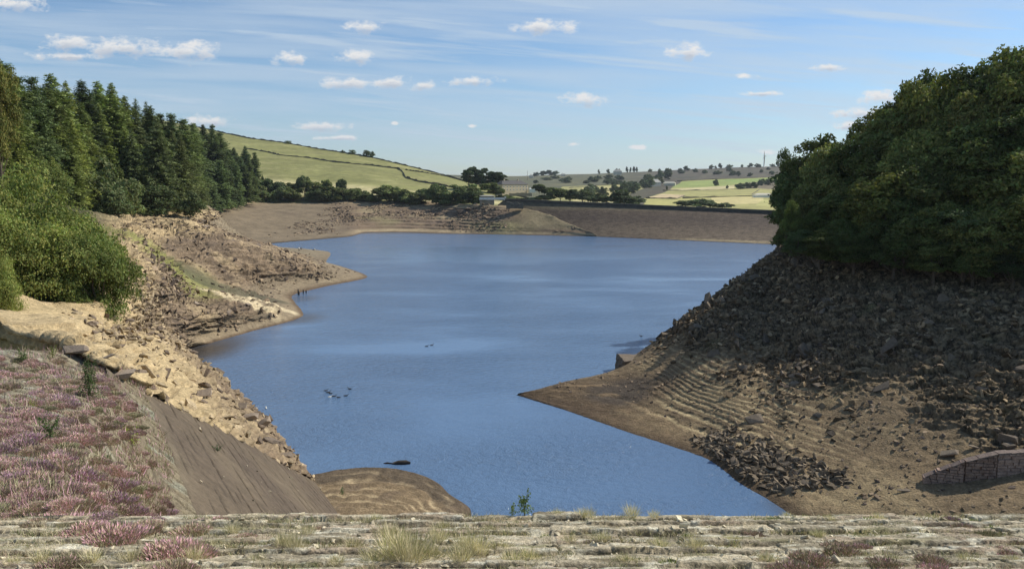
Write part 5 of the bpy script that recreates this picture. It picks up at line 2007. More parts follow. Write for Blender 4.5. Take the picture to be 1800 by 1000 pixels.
# ------------------------------------------------------------------ houses
def house(name, label, px, yb, Yd, L, D, hw, hr, ang, wall, roof, nwin=5, storeys=2, chim=2, cat='house', wl=True):
    p = P(px, yb, Y=Yd)
    root = empty(name, p, ang)
    tag(root, label, cat)
    m = MB()
    m.box(-L / 2, L / 2, 0, D, -3, hw)
    link('wall', m.mesh('wall', wall), root)
    m = MB()
    e = .4
    i = D * .45
    m.add([(-L / 2 - e, -e, hw + .003), (L / 2 + e, -e, hw + .003), (L / 2 + e, D + e, hw + .003), (-L / 2 - e, D + e, hw + .003), (-L / 2 + i, D / 2, hw + hr), (L / 2 - i, D / 2, hw + hr)],
          [(0, 1, 5, 4), (1, 2, 5), (2, 3, 4, 5), (3, 0, 4), (3, 2, 1, 0)])
    ro = link('roof', m.mesh('roof', roof), root)
    for k in range(chim):
        m = MB()
        x = -L / 2 + i + (L - 2 * i) * (k + .15) / max(1, chim - .6)
        m.box(x - .5, x + .5, D / 2 - .5, D / 2 + .5, hw + hr - .8, hw + hr + 1.3)
        link('chimney', m.mesh('chimney', wall), ro)
    if wl:
        for s in range(storeys):
            for k in range(nwin):
                x = -L / 2 + L * (k + .5) / nwin
                z = (1.0 if s == 0 else hw * .58)
                m = MB()
                m.box(x - .75, x + .75, -.06, .05, z, z + 1.4)
                f = link('window', m.mesh('window', M_WHITE), root)
                m = MB()
                m.box(x - .55, x + .55, -.075, .0, z + .2, z + 1.2)
                link('pane', m.mesh('pane', M_GLASS), f)
    return root


house('stone_house', 'long stone house with slate roof, chimneys and white windows beside the tall trees', 906, 337, 612, 30, 9, 5.8, 3.2, .78, plain_mat('honey_stone', (.50, .42, .31), .9, .2, 1.5), M_ROOF, 8)
p = P(936, 336.5, Y=620)
cons = empty('conservatory', p, .3)
tag(cons, 'small white conservatory at the right end of the stone house', 'conservatory')
m = MB()
m.box(-2.6, 2.6, 0, 3, -1, 2.0)
link('wall', m.mesh('wall', M_WHITE), cons)
m = MB()
m.add([(-2.8, -.2, 2.003), (2.8, -.2, 2.003), (2.8, 3.2, 2.003), (-2.8, 3.2, 2.003), (-1, 1.5, 3.2), (1, 1.5, 3.2)], [(0, 1, 5, 4), (1, 2, 5), (2, 3, 4, 5), (3, 0, 4)])
link('roof', m.mesh('roof', M_WHITE), cons)
PALE = plain_mat('pale_render', (.62, .58, .50), .9, .1, .2)
LROOF = plain_mat('pale_roof', (.36, .35, .34), .8, .15, .2)
h_ = far_point(1158, 328)
house('farmhouse', 'pale farmhouse with twin chimneys among trees on the far valley side', 1155, 328, h_[1], 20, 10, 8, 6, .5, PALE, LROOF, 4, 2, 2)
house('farm_barn', 'bright long low barn beside the pale farmhouse', 1176, 327, far_point(1176, 327)[1], 24, 9, 5, 3.5, -.35, PALE, PALE, wl=False, chim=0, cat='barn')
house('farm_shed', 'long white shed in the lowest far fields at the right', 1343, 347.5, far_point(1343, 347.5)[1], 22, 9, 3.2, 2.0, 0, M_WHITE, PALE, wl=False, chim=0, cat='shed')
house('farmhouse', 'small farmhouse among trees on the skyline left of centre of the far moor', 1086, 306, 2350, 26, 12, 8, 6, 0, PALE, LROOF, 3, 1, 1)
house('cottage', 'tiny white cottage on the skyline between the dome of trees and the mast', 934, 311, 2300, 13, 9, 4, 3, 0, PALE, LROOF, 2, 1, 1)
house('cottage', 'tiny pale cottage on the skyline to the right of the dome of trees', 990, 309, 2400, 16, 9, 4, 3, 0, PALE, LROOF, 2, 1, 1)
house('valve_hut', 'low pale stone hut behind the white footbridge', 856, 352, 466, 9, 5, 2.6, .5, 0, plain_mat('hut_stone', (.30, .29, .25), .9), LROOF, wl=False, chim=0, cat='hut')
house('stone_culvert', 'small dark square stone opening in the far bank below the bushes', 823, 371, cast(GF, 823, 371)[1], 2.6, 2, 1.6, .4, 0, plain_mat('iron_stone', (.06, .035, .028), .9), M_ROCK_DARK, wl=False, chim=0, cat='culvert')
ribbon_wall('dark masonry platform at the left end of the dam crest', [(890, 362), (905, 362), (920, 363)], lambda a, b: P(a, b, Y=434), 2.2, None, n=8, th=3, mat=M_DRYSTONE)

# white railed footbridge
b0 = P(843, 352, Y=455)
fbr = empty('footbridge', b0)
tag(fbr, 'white panelled footbridge on stone piers at the left end of the dam', 'footbridge')
Lb = 43 * 455 / F_PX
m = MB()
m.box(0, Lb, 0, 1.8, -.25, 0)
link('deck', m.mesh('deck', M_DRYSTONE), fbr)
for k in range(6):
    m = MB()
    x0 = Lb * k / 6
    m.box(x0 + .12, x0 + Lb / 6 - .12, -.03, .03, .25, 1.6)
    link('railing_panel', m.mesh('railing_panel', M_WHITE), fbr)
for k in range(7):
    m = MB()
    m.box(Lb * k / 6 - .09, Lb * k / 6 + .09, -.09, .09, .003, 1.75)
    link('post', m.mesh('post', M_WHITE), fbr)
for k in (0.05, .5, .97):
    m = MB()
    m.box(Lb * k - .6, Lb * k + .6, .2, 1.6, -4.5, -.253)
    link('pier', m.mesh('pier', M_HOUSE), fbr)
m = MB()
m.box(Lb + .2, Lb + 1.1, .1, .9, -4, 2.1)
m.box(Lb + .2, Lb + 1.7, .1, .9, -4, -3.1)
link('end_pillar', m.mesh('end_pillar', M_WHITE), fbr)

# wind turbine
wp_ = far_point(1343, ip(FH_SKY, 1343) + 1)
wt = empty('wind_turbine', wp_)
tag(wt, 'white wind turbine on the skyline of the far moor', 'wind turbine')
m = MB().tube([(0, 0, -2), (0, 0, 38)], [2.6, 1.7], 12)
link('tower', m.mesh('tower', M_WHITE, True), wt)
m = MB().tube([(-1, -3, 39), (-1, 3, 39)], [1.8, 1.8], 8)
link('nacelle', m.mesh('nacelle', M_WHITE, True), wt)
for k in range(3):
    a = R(90 + 120 * k + 18)
    dx, dz = math.cos(a) * .45, math.sin(a)
    m = MB().tube([(-1 + dx * 1, -3.4, 39 + dz), (-1 + dx * 5, -3.4 + dx, 39 + dz * 5), (-1 + dx * 16, -3.5, 39 + dz * 16)], [.8, 1.3, .4], 6)
    link('blade', m.mesh('blade', M_WHITE, True), wt)
# poles
for (px, yb, yt, Yd, rr, lab) in [(927, 316, 300, 1500, .35, 'thin tall mast on the skyline right of the stone house'), (1033, 356, 337, 560, .16, 'wooden utility pole behind the dam crest among dark trees'),
                                  (1067, 357, 343, 600, .16, 'shorter wooden utility pole behind the dam crest'), (972, 346, 331, 640, .16, 'thin pole right of the stone house garden')]:
    a, b = P(px, yb, Y=Yd), P(px, yt, Y=Yd)
    po = empty('utility_pole', a)
    tag(po, lab, 'pole')
    h = b[2] - a[2]
    m = MB().tube([(0, 0, -1.5), (0, 0, h)], [rr, rr * .7], 6)
    link('pole', m.mesh('pole', plain_mat('pole_wood', (.16, .14, .12))), po)
    m = MB()
    m.box(-.9, .9, -.08, .08, h - .8, h - .62)
    link('crossarm', m.mesh('crossarm', M_DARKWOOD), po)

# leaning dead trunk by the wood
a, b = P(356, 322, Y=500), P(385, 307, Y=498)
q = P(352, 334, Y=500)
dt = empty('dead_tree', a)
tag(dt, 'bare bleached tree trunk leaning at the edge of the conifer wood', 'dead tree')
m = MB().tube([(q[0] - a[0], 0, q[2] - a[2]), (0, 0, 0), tuple(b - a)], [.35, .3, .16], 7)
link('trunk', m.mesh('trunk', M_PALEWOOD), dt)
for (f, dx, dz) in ((.4, 2.2, 1.2), (.7, -1.2, 1.8), (.55, 1.5, -1.6)):
    c = (b - a) * f
    m = MB().tube([tuple(c), (c[0] + dx, .3, c[2] + dz)], [.1, .03], 5)
    link('branch', m.mesh('branch', M_PALEWOOD), dt)

# posts at the shore and drift wood
for k, (px, py, h, lab) in enumerate([(524, 518, 1.5, 'dark wooden post in the water edge, leftmost of four'), (525.5, 519, 1.0, 'short leaning wooden post next to the tallest shore post'),
                                      (533, 516.5, 1.1, 'dark wooden post in the water edge, third of four from the bank'), (538, 515.5, .8, 'stubby dark post farthest out of the four')]):
    q = P(px, py, z=0)
    m = MB().tube([(0, 0, -1.2), (.04, .03, h)], [.17, .15], 7)
    m.tube([(-.22, 0, h * .55), (.26, 0, h * .6)], [.05, .05], 5)
    tag(link('wooden_post', m.mesh('wooden_post', M_DARKWOOD), loc=tuple(q)), lab, 'post', 'posts at the shore')


def drift():
    q = P(705, 815, z=0)
    root = empty('driftwood', q)
    tag(root, 'dark waterlogged log with a stub floating off the silt mound', 'log')
    m = MB().tube([(-.9, 0, .05), (-.3, 0, .12), (.5, .05, .14), (1.0, .05, .08)], [.12, .26, .27, .12], 9)
    link('log', m.mesh('log', M_DARKWOOD, True), root)
    m = MB().tube([(-.9, 0, .05), (-1.5, .1, .07), (-1.9, .15, .03)], [.05, .1, .03], 6)
    link('stub', m.mesh('stub', M_DARKWOOD, True), root)


drift()

# ------------------------------------------------------------------ water birds
def bird_mesh(name, mat):
    secs = [(-.30, .02, .02, .12), (-.22, .05, .04, .09), (-.1, .10, .08, .06), (.05, .12, .09, .05), (.17, .08, .08, .07), (.22, .04, .05, .13), (.24, .035, .04, .2), (.27, .05, .045, .25), (.32, .03, .03, .25), (.38, .015, .01, .235)]
    V, Fc = [], []
    n = 8
    for (x, w, h, z) in secs:
        for j in range(n):
            a = 6.283 * j / n
            V.append((x, w * math.cos(a), z + h * math.sin(a)))
    for k in range(len(secs) - 1):
        for j in range(n):
            Fc.append((k * n + j, k * n + (j + 1) % n, (k + 1) * n + (j + 1) % n, (k + 1) * n + j))
    Fc += [tuple(range(n)), tuple(range(len(V) - 1, len(V) - n - 1, -1))]
    return MB().add(V, Fc).mesh(name, mat, True)


DUCK = bird_mesh('duck', plain_mat('dark_feathers', (.03, .026, .022), .7, .3, 8))
GULL = bird_mesh('gull', plain_mat('white_feathers', (.75, .75, .74), .7, .1, 8))
BILL = MB().tube([(.36, 0, .24), (.42, 0, .232)], [.014, .007], 5)
bill = BILL.mesh('bill', plain_mat('bill', (.35, .22, .05)))
dk = [(573, 687, .5), (577, 690, .3), (581, 692, 2.9), (587, 697, .2), (595, 699, 3.0), (608, 696, .1), (615, 684, 2.8), (750, 609, .2), (759, 607, .4), (1127, 591, 3.1)]
labs = ['dark duck at the top left of the loose group on open water', 'dark duck second along the left side of the loose group', 'dark duck third along the left side of the loose group',
        'dark duck at the bottom left of the loose group', 'dark duck at the bottom middle of the loose group', 'dark duck at the bottom right of the loose group', 'dark duck trailing a wake at the top right of the loose group',
        'left duck of the pair alone farther out on the water', 'right duck of the pair alone farther out on the water', 'lone duck near the ridge of the right bank']
for (px, py, a), lab in zip(dk, labs):
    q = P(px, py, z=-.02)
    root = empty('duck', q, a)
    root.scale = (1.15,) * 3
    tag(root, lab, 'duck', 'ducks on the water')
    link('body', DUCK, root)
    link('bill', bill, root)
for (px, py, a, lab) in ((468, 718, 2.0, 'white gull floating just off the rocky rim'), (450, 718, .4, 'white gull half hidden behind the rocky rim'), (580, 698, .6, 'pale bird floating among the dark ducks')):
    q = P(px, py, z=-.02)
    root = empty('gull', q, a)
    tag(root, lab, 'gull', 'gulls on the water')
    link('body', GULL, root)
    link('bill', bill, root)


# ------------------------------------------------------------------ people
def person(label, loc, rz, J, mats, top_z, leg_z, seated=False):
    """J: joint name -> (x,y,z,r); one skinned body surface"""
    E = [('pelvis', 'chest'), ('chest', 'neck'), ('neck', 'head'), ('head', 'crownh'), ('pelvis', 'hipl'), ('pelvis', 'hipr'), ('hipl', 'kneel'), ('kneel', 'anklel'), ('anklel', 'toel'), ('hipr', 'kneer'),
         ('kneer', 'ankler'), ('ankler', 'toer'), ('chest', 'shl'), ('chest', 'shr'), ('shl', 'ell'), ('ell', 'wrl'), ('wrl', 'hal'), ('shr', 'elr'), ('elr', 'wrr'), ('wrr', 'har')]
    names = list(J)
    me = bpy.data.meshes.new('person')
    me.from_pydata([J[n][:3] for n in names], [(names.index(a), names.index(b)) for a, b in E], [])
    o = bpy.data.objects.new('person', me)
    COL.objects.link(o)
    o.modifiers.new('skin', 'SKIN')
    for i, n in enumerate(names):
        me.skin_vertices[0].data[i].radius = (J[n][3], J[n][3])
        me.skin_vertices[0].data[i].use_root = (n == 'pelvis')
    sb = o.modifiers.new('sub', 'SUBSURF')
    sb.levels = 1
    sb.render_levels = 1
    dg = bpy.context.evaluated_depsgraph_get()
    m2 = bpy.data.meshes.new_from_object(o.evaluated_get(dg))
    o.modifiers.clear()
    m2.materials.clear()
    for m in mats:
        m2.materials.append(m)
    hd = Vector(J['head'][:3])
    hands = [Vector(J[h][:3]) for h in ('hal', 'har')]
    legs = [Vector(J[h][:3]) for h in ('kneel', 'kneer', 'anklel', 'ankler', 'hipl', 'hipr', 'toel', 'toer', 'pelvis')]
    body = [Vector(J[h][:3]) for h in ('chest', 'shl', 'shr', 'ell', 'elr', 'neck')]
    for p in m2.polygons:
        c = p.center
        if (c - hd).length < .17:
            p.material_index = 0 if c.y < hd.y + .02 and c.z < hd.z + .05 else 3
        elif min((c - h).length for h in hands) < .1:
            p.material_index = 0
        elif min((c - h).length for h in legs) < min((c - h).length for h in body):
            p.material_index = 2
        else:
            p.material_index = 1
        p.use_smooth = True
    o.data = m2
    o.location = tuple(loc)
    o.rotation_euler = (0, 0, rz)
    tag(o, label, 'person', 'people at the shore')
    return o


SKIN = plain_mat('skin', (.5, .33, .25), .7, .05)
WTOP = plain_mat('white_cloth', (.8, .8, .8), .85, .05)
DTOP = plain_mat('dark_cloth', (.03, .035, .05), .85, .1)
HAIR = plain_mat('dark_hair', (.03, .02, .015), .7, .1)
STAND = dict(pelvis=(0, 0, .95, .14), chest=(0, .0, 1.32, .16), neck=(0, 0, 1.5, .06), head=(0, -.02, 1.62, .10), crownh=(0, 0, 1.74, .07), hipl=(-.1, 0, .9, .1), hipr=(.1, 0, .9, .1),
             kneel=(-.12, -.03, .5, .065), anklel=(-.12, .02, .08, .045), toel=(-.13, -.14, .03, .04), kneer=(.12, -.05, .5, .065), ankler=(.13, 0, .08, .045), toer=(.14, -.16, .03, .04),
             shl=(-.2, 0, 1.42, .065), ell=(-.27, .02, 1.14, .045), wrl=(-.25, -.1, .9, .03), hal=(-.24, -.13, .81, .035), shr=(.2, 0, 1.42, .065), elr=(.27, .02, 1.14, .045), wrr=(.24, -.15, .95, .03), har=(.22, -.2, .88, .035))
CROUCH = dict(STAND, pelvis=(0, .15, .42, .15), chest=(0, -.05, .85, .17), neck=(0, -.12, 1.02, .06), head=(0, -.18, 1.13, .1), crownh=(0, -.17, 1.25, .07), hipl=(-.12, .12, .42, .1), hipr=(.12, .12, .42, .1),
              kneel=(-.2, -.3, .5, .07), kneer=(.2, -.3, .5, .07), anklel=(-.16, -.05, .08, .045), ankler=(.16, -.05, .08, .045), toel=(-.17, -.22, .03, .04), toer=(.17, -.22, .03, .04),
              shl=(-.2, -.08, .95, .06), ell=(-.27, -.25, .7, .045), wrl=(-.15, -.42, .6, .03), hal=(-.1, -.48, .58, .035), shr=(.2, -.08, .95, .06), elr=(.27, -.25, .7, .045), wrr=(.15, -.42, .6, .03), har=(.1, -.48, .58, .035))
SIT = dict(STAND, pelvis=(0, 0, .15, .15), chest=(0, .12, .58, .17), neck=(0, .1, .76, .06), head=(0, .06, .88, .1), crownh=(0, .08, 1.0, .07), hipl=(-.12, -.02, .14, .1), hipr=(.12, -.02, .14, .1),
           kneel=(-.15, -.45, .32, .07), kneer=(.15, -.5, .2, .07), anklel=(-.14, -.85, .07, .045), ankler=(.14, -.9, .06, .045), toel=(-.14, -.93, .14, .04), toer=(.14, -.98, .13, .04),
           shl=(-.2, .12, .68, .06), ell=(-.3, .25, .42, .045), wrl=(-.28, .38, .12, .03), hal=(-.28, .42, .05, .035), shr=(.2, .12, .68, .06), elr=(.3, .25, .42, .045), wrr=(.28, .38, .12, .03), har=(.28, .42, .05, .035))
for (px, py, J, rz, mats, lab) in ((525.5, 439.5, STAND, .9, (SKIN, WTOP, DTOP, HAIR), 'person standing on the far spit in a white top and dark trousers'),
                                   (529, 437.5, CROUCH, 1.0, (SKIN, DTOP, DTOP, HAIR), 'person in dark clothes crouching beside the one standing'),
                                   (553, 437.5, SIT, -1.45, (SKIN, WTOP, DTOP, HAIR), 'person in a white top sitting on the far spit with legs stretched out')):
    q = cast(GL, px, py)
    person(lab, (q[0], q[1], q[2]), rz, J, mats, 0, 0)


# ------------------------------------------------------------------ heather, grass, ferns, saplings near the camera
def sprig_mesh(name, seed, n, rad, h, wd, ln, cols, mat, spreadout=.9):
    """a tuft of fine upright pointed sprigs; cols: list of (colour, share)"""
    r = np.random.default_rng(seed)
    a = r.uniform(0, 6.283, n)
    q = np.sqrt(r.random(n)) * rad * (1 + .25 * np.sin(a * 3 + seed))
    base = np.stack([q * np.cos(a), q * np.sin(a), np.zeros(n)], 1)
    dome = h * (1 - (q / (rad * 1.25)) ** 2) * r.uniform(.35, 1.0, n)
    base[:, 2] = np.maximum(0, dome - ln * .4) * r.uniform(.4, 1, n)
    d = np.stack([np.cos(a) * q / rad * spreadout, np.sin(a) * q / rad * spreadout, np.ones(n)], 1) + r.normal(size=(n, 3)) * .3
    d /= np.linalg.norm(d, axis=1)[:, None]
    L = ln * r.uniform(.55, 1.3, n)
    sd = np.cross(d, r.normal(size=(n, 3)))
    sd /= np.linalg.norm(sd, axis=1)[:, None]
    V = np.stack([base - sd * wd * .5, base + d * L[:, None] * .55 + sd * wd * .9, base + d * L[:, None], base + d * L[:, None] * .55 - sd * wd * .9], 1)
    shares = np.array([c[1] for c in cols])
    ix = r.choice(len(cols), size=n, p=shares / shares.sum())
    C = np.array([c[0] for c in cols])[ix] * r.uniform(.65, 1.35, n)[:, None]
    return mesh_arrays(name, V.reshape(-1, 3), np.arange(n * 4).reshape(-1, 4), mat, np.repeat(C, 4, 0))


PINK, MAUVE, GRB, RUST, STRAW, GREEN, YG = (.76, .45, .47), (.60, .35, .45), (.38, .35, .20), (.48, .35, .24), (.74, .64, .42), (.14, .19, .06), (.30, .31, .10)
HEA = [sprig_mesh('heather_clump', 1, 3400, .42, .26, .0075, .085, [(PINK, .42), (GRB, .33), (RUST, .25)], M_HEATHER),
       sprig_mesh('heather_clump', 2, 3400, .42, .26, .0075, .085, [(MAUVE, .5), (GRB, .35), (RUST, .15)], M_HEATHER),
       sprig_mesh('heather_clump', 3, 3400, .42, .24, .0075, .085, [(PINK, .15), (GRB, .5), (RUST, .35)], M_HEATHER),
       sprig_mesh('heather_clump', 4, 2800, .38, .2, .0075, .08, [(GRB, .7), (RUST, .2), (GREEN, .1)], M_HEATHER)]
GRS = [sprig_mesh('grass_tuft', 5, 240, .13, .02, .0035, .34, [(STRAW, .93), (YG, .07)], M_GRASS, .7), sprig_mesh('grass_tuft', 6, 260, .15, .02, .0035, .24, [(STRAW, .72), (YG, .2), (GREEN, .08)], M_GRASS, .8),
       sprig_mesh('grass_tuft', 7, 160, .16, .02, .009, .13, [(GREEN, .55), (YG, .45)], M_GRASS, 1.2)]


def put(me, name, p, s, label, cat, group, sz=None):
    o = bpy.data.objects.new(name, me)
    COL.objects.link(o)
    o.location = tuple(p)
    o.rotation_euler = (0, 0, random.uniform(0, 6.28))
    o.scale = (s, s, s * (sz or 1))
    tag(o, label, cat, group)
    return o


# heather on the left slope: distance rows, clumps packed with gaps
Xw, Yw, Zw = GW[..., 0], GW[..., 1], GW[..., 2]
r = np.random.default_rng(77)
cand = []
for _ in range(4200):
    px, py = r.uniform(-90, 292), r.uniform(630, 935)
    dens = float(fbm(np.array(px * .012), np.array(py * .02), octv=3))
    if px > 60 and px - 60 > (py - 600) * .95 + 60:
        continue
    if px > 215 + (py - 650) * .29:
        continue
    if dens < -.22:
        continue
    cand.append((px, py, dens))
placed = []
A = GW.reshape(-1, 3)
dep = A[:, 1] * cp - (A[:, 2] - CAM_H) * sp_
sxw = 900 + A[:, 0] / np.maximum(dep, .5) * F_PX
syw = 500 - (A[:, 1] * sp_ + (A[:, 2] - CAM_H) * cp) / np.maximum(dep, .5) * F_PX
for (px, py, dens) in cand:
    if len(placed) >= 290:
        break
    d = (sxw - px) ** 2 + (syw - py) ** 2 + (dep < 7) * 1e9
    i = d.argmin()
    if d[i] > 60:
        continue
    p = A[i]
    s = r.uniform(.42, .95) * (1 + .010 * max(0, p[1] - 10))
    if any((p[0] - q[0]) ** 2 + (p[1] - q[1]) ** 2 < (.40 * (s + q[2]) * .52) ** 2 for q in placed):
        continue
    placed.append((p[0], p[1], s))
    k = int(r.choice(4, p=[.42, .2, .26, .12]))
    put(HEA[k], 'heather_clump', p + np.array([0, 0, -.04]), s,
        ['pink flowering heather clump on the stone slope at the left', 'mauve flowering heather clump on the stone slope at the left', 'rusty fading heather clump on the stone slope at the left', 'green heather clump without flowers on the stone slope at the left'][k],
        'heather', ['pink heather on the left slope', 'mauve heather on the left slope', 'rusty heather on the left slope', 'green heather on the left slope'][k])


def berm_at(px, py):
    # march the ray to the sloping crest
    d = ray(px, py)
    k = .5 / 2.25
    m = d[2] / d[1]
    Y = (CAM_H - 26.5 - k * 6.3) / (-m - k)
    return P(px, py, Y=min(Y, 8.45))


fh = [(150, 930, 1.0, 0), (200, 940, 1.2, 0), (300, 968, 1.25, 0), (250, 925, .9, 2), (180, 905, .7, 1), (330, 930, .8, 2), (60, 915, .6, 2), (100, 990, .8, 2), (350, 915, .5, 1), (385, 910, .5, 0), (270, 910, .45, 1),
      (480, 915, .45, 3), (560, 925, .35, 2), (300, 1000, .9, 2), (650, 915, .4, 3), (1108, 915, .35, 2), (1190, 915, .4, 2), (1325, 935, .45, 2), (1430, 985, .9, 2), (1480, 965, .8, 2), (1520, 960, .5, 0),
      (1560, 990, .7, 2), (1640, 985, .7, 2), (1675, 910, .45, 1), (1700, 925, .6, 2), (1650, 1000, .6, 0), (1740, 935, .6, 3), (1765, 965, .5, 0), (1790, 950, .5, 2), (1400, 1000, .8, 2), (1690, 945, .4, 1),
      (40, 965, .5, 3), (430, 940, .5, 2), (400, 960, .5, 3), (740, 915, .3, 3), (1250, 975, .35, 2), (1610, 915, .3, 2), (10, 905, .6, 0), (60, 885, .6, 2), (110, 880, .7, 0)]
fh.sort()
for k, (px, py, s, kd) in enumerate(fh):
    p = berm_at(px, py + 8 * s)
    put(HEA[kd], 'heather_clump', p + np.array([0, 0, -.04]), s * .62, '%s heather clump rooted in the stone crest, %s' % (['pink', 'mauve', 'rusty', 'green'][kd], ORD[k] + ' from the left' if k < 35 else ORD[len(fh) - 1 - k] + ' from the right'), 'heather', 'heather on the stone crest')

gf = [(720, 985, 2.1, 0), (690, 975, 1.9, 0), (750, 975, 1.7, 1), (660, 985, 1.5, 1), (705, 955, 1.4, 0), (500, 960, 1.3, 0), (520, 965, 1.2, 0), (820, 965, 1.4, 0), (840, 970, 1.4, 0), (810, 985, 1.3, 0), (880, 965, 1.2, 1),
      (900, 985, 1.2, 1), (620, 960, 1.1, 1), (930, 980, 1.1, 1), (340, 985, 1.2, 0), (230, 985, 1.1, 0), (590, 990, 1.0, 1), (1000, 950, .9, 1), (1060, 950, 1.0, 1), (1160, 960, 1.1, 1), (1220, 965, 1.2, 0),
      (1290, 950, .9, 1), (1340, 915, .8, 2), (1360, 912, .8, 2), (1210, 945, .9, 2), (1250, 930, .7, 2), (1530, 915, 1.0, 2), (1545, 912, .9, 1), (1750, 930, 1.0, 2), (1720, 918, .9, 2), (1440, 940, .8, 1), (1600, 945, .8, 2),
      (980, 905, .9, 1), (1020, 907, .8, 0), (1035, 907, .9, 0), (1110, 906, 1.1, 0), (1150, 907, .7, 0), (1385, 907, .7, 1), (660, 912, .8, 1), (470, 908, .6, 2), (560, 908, .6, 2), (780, 925, .8, 1), (860, 930, .8, 1),
      (1420, 908, .6, 2), (1460, 912, .6, 1), (70, 985, 1.0, 0), (160, 985, 1.0, 0), (20, 990, .9, 1), (450, 985, .9, 1), (1100, 985, .9, 1), (1350, 985, 1.0, 1), (1700, 985, .9, 1), (1780, 985, .8, 1), (960, 945, .8, 2), (1500, 935, .7, 2),
      (540, 940, 1.0, 0), (410, 935, .9, 0), (1180, 990, 1.0, 2), (770, 950, 1.2, 0), (680, 940, 1.2, 0)]
rg = random.Random(9)
for k, (px, py, s, kd) in enumerate(gf):
    p = berm_at(px, py)
    put(GRS[kd], 'grass_tuft', p + np.array([0, 0, -.02]), s * .42, ['dry straw coloured grass tuft growing from the crest joints', 'half green grass tuft growing from the crest joints', 'fresh green grass tuft growing from the crest joints'][kd],
        'grass', ['dry grass tufts on the crest', 'half green grass tufts on the crest', 'green grass tufts on the crest'][kd])
# low heather seedlings and moss between the clumps on the slope
r = np.random.default_rng(15)
sel = np.where((sxw > -120) & (sxw < 300) & (syw > 605) & (syw < 940) & (dep > 7))[0]
nn = 60000
i = sel[r.integers(len(sel), size=nn)]
p = A[i] + r.normal(size=(nn, 3)) * np.array([.06, .06, .0])
dn = fbm(p[:, 0] * .55 + 9, p[:, 1] * .55, octv=4)
keep = dn > r.uniform(-.15, .35, nn)
p = p[keep]
d = r.normal(size=p.shape) * .45 + np.array([0, 0, 1])
sd_ = np.cross(d, r.normal(size=p.shape))
sd_ /= np.linalg.norm(sd_, axis=1)[:, None]
L = (r.uniform(.05, .17, len(p)) * (1 + .02 * p[:, 1]))[:, None]
w_ = (.006 * (1 + .04 * p[:, 1]))[:, None]
V = np.stack([p - sd_ * w_, p + sd_ * w_, p + d * L], 1)
C = np.array([PINK, GRB, RUST, STRAW])[r.choice(4, len(p), p=[.26, .45, .24, .05])] * r.uniform(.6, 1.2, len(p))[:, None]
tag(link('ground_cover', mesh_arrays('ground_cover', V.reshape(-1, 3), np.arange(len(p) * 3).reshape(-1, 3), M_HEATHER, np.repeat(C, 3, 0))), 'low mixed heather seedlings and dry moss between the clumps of the left slope', 'ground cover', kind='stuff')
# moss and fine weeds: uncountable
Vs, Cs = [], []
r = np.random.default_rng(12)
n = 80000
x = r.uniform(-8.3, 8.4, n)
y = r.uniform(6.2, 8.4, n)
msk = fbm(x * 1.3 + 3, y * 4, octv=4) + r.uniform(-.1, .1, n)
keep = msk > .08
x, y = x[keep], y[keep]
base = np.stack([x, y, berm_z(y) - .015], 1)
d = np.stack([r.normal(size=len(x)) * .5, r.normal(size=len(x)) * .5, np.ones(len(x))], 1)
sd_ = np.cross(d, r.normal(size=(len(x), 3)))
sd_ /= np.linalg.norm(sd_, axis=1)[:, None]
L = r.uniform(.02, .085, len(x))[:, None]
V = np.stack([base - sd_ * .003, base + sd_ * .003, base + d * L], 1)
C = np.array([STRAW, GRB, GREEN, RUST])[r.choice(4, len(x), p=[.35, .35, .18, .12])] * r.uniform(.6, 1.3, len(x))[:, None]
tag(link('ground_cover', mesh_arrays('ground_cover', V.reshape(-1, 3), np.arange(len(x) * 3).reshape(-1, 3), M_GRASS, np.repeat(C, 3, 0))), 'fine moss and dry weeds in the joints of the stone crest', 'weeds', kind='stuff')


def sapling(name, seed, H, nst, nleaf, leaf, col, lean=.25, spread=.18):
    """(stem mesh, leaf mesh)"""
    r = np.random.default_rng(seed)
    m = MB()
    Pc = []
    for s in range(nst):
        az = r.uniform(0, 6.28)
        h = H * r.uniform(.6, 1.0)
        pts = []
        for k in range(6):
            t = k / 5
            pts.append((math.cos(az) * spread * H * t * t + r.normal() * .01 * H, math.sin(az) * spread * H * t * t + r.normal() * .01 * H, h * t))
        m.tube(pts, [.012 * H * (1 - .16 * k) for k in range(6)], 5)
        P_ = np.array(pts)
        for j in range(nleaf // nst):
            t = r.uniform(.12, 1.0) * 4.99
            i = int(t)
            c = P_[i] * (1 - (t - i)) + P_[i + 1] * (t - i)
            rad = H * .17 * (1.1 - t / 5)
            Pc.append(c + r.normal(size=3) * rad * np.array([1, 1, .5]))
    Pc = np.array(Pc)
    Nn = r.normal(size=Pc.shape) + np.array([0, 0, .8])
    V = quads_from(Pc, Nn, leaf * r.uniform(.6, 1.3, len(Pc)), .5, r)
    C = np.array(col)[None] * r.uniform(.6, 1.4, len(Pc))[:, None]
    return m.mesh('stem', M_BARK), mesh_arrays('leaves', V.reshape(-1, 3), np.arange(len(Pc) * 4).reshape(-1, 4), M_LEAF, np.repeat(C, 4, 0))


def put_sapling(name, p, data, label, cat, s=1.0):
    root = empty(name, p, random.uniform(0, 6))
    root.scale = (s, s, s)
    tag(root, label, cat)
    link('stem', data[0], root)
    link('leaves', data[1], root)


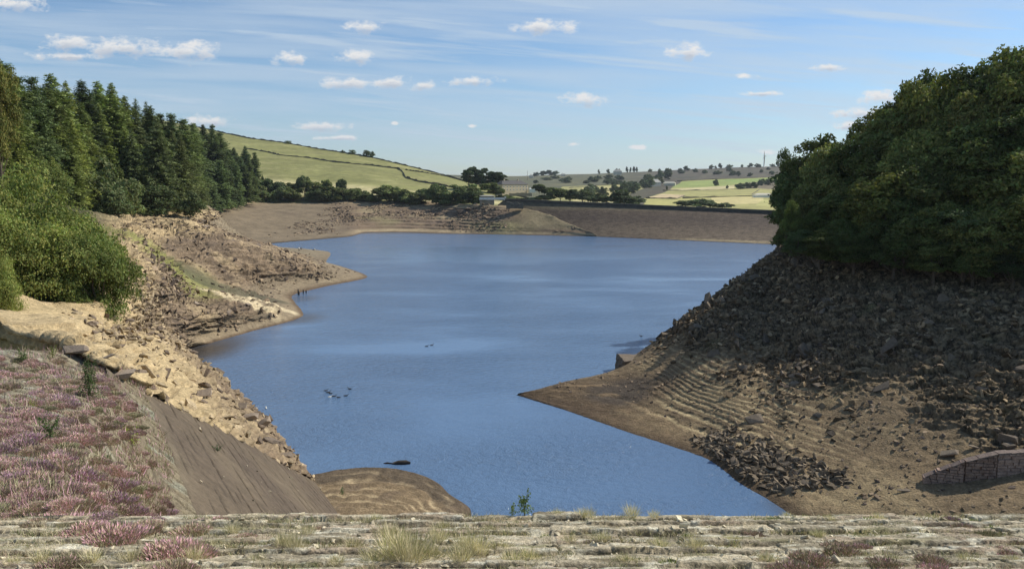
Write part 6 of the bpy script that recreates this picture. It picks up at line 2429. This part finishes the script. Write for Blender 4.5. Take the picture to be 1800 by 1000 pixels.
pe = lambda px: berm_at(px, 906)
put_sapling('birch_sapling', pe(922), sapling('b', 1, .34, 5, 420, .028, (.20, .27, .09)), 'small birch sapling growing from the edge of the stone crest against the water', 'sapling')
put_sapling('birch_sapling', pe(902), sapling('b', 2, .17, 4, 160, .022, (.22, .29, .08)), 'tiny birch seedling left of the sapling on the crest edge', 'sapling')
sd1 = sapling('s', 3, 1.5, 7, 1500, .06, (.075, .12, .04), spread=.22)
sd2 = sapling('s', 4, .85, 7, 900, .05, (.11, .18, .06), spread=.35)
sd3 = sapling('s', 5, .9, 4, 320, .055, (.26, .32, .05), spread=.3)
A_ = [(158, 705, sd1, 1.0, 'tall dark green sapling among heather near the top corner of the masonry slope', 'sapling'), (88, 772, sd2, .75, 'round green fern like plant in the middle of the heather slope', 'fern'),
      (232, 785, sd3, .9, 'straggling yellow green shrub on the edge of the masonry slope', 'shrub'), (262, 800, sd3, .5, 'small yellow green weed just right of the straggling shrub', 'weed'),
      (92, 633, sd3, .8, 'yellow green weed beside the flat dark boulder on the sand', 'weed'), (40, 636, sd2, .8, 'grey green weeds at the top left of the heather slope', 'weed'),
      (60, 720, sd3, .4, 'small yellow green weed left in the heather', 'weed'), (190, 815, sd2, .35, 'small bright green weed in bare stone below the shrub', 'weed'), (350, 920, sd2, .0, '', '')]
for (px, py, dta, s, lab, cat) in A_:
    if not lab:
        continue
    d = (sxw - px) ** 2 + (syw - py) ** 2 + (dep < 7) * 1e9
    p = A[d.argmin()]
    put_sapling({'sapling': 'green_sapling', 'fern': 'fern', 'shrub': 'small_shrub', 'weed': 'weed'}[cat], p, dta, lab, cat, s)
put_sapling('weed', cast(GM, 603, 870), sapling('s', 8, 1.0, 4, 140, .10, (.10, .15, .06)), 'single green weed on the silt mound', 'weed')
put_sapling('weed', cast(GS, 385, 792), sapling('s', 9, .5, 6, 200, .07, (.12, .16, .08), spread=.6), 'low green weed growing in the masonry slope', 'weed')

# ------------------------------------------------------------------ haze
HAZE = True
if HAZE:
    m = MB()
    m.box(-4000, 4000, -460, 6000, -9, 420)
    hm = bpy.data.materials.new('haze')
    hm.use_nodes = True
    hm.node_tree.nodes.clear()
    T = NT(hm.node_tree)
    pv = T.new('ShaderNodeVolumePrincipled')
    pv.inputs['Color'].default_value = (.86, .92, 1, 1)
    pv.inputs['Density'].default_value = 0.00005
    pv.inputs['Anisotropy'].default_value = .2
    out = T.new('ShaderNodeOutputMaterial')
    T.link(pv.outputs[0], out.inputs['Volume'])
    hz = link('haze', m.mesh('haze', None))
    hz.data.materials.append(hm)
    tag(hz, kind='stuff')
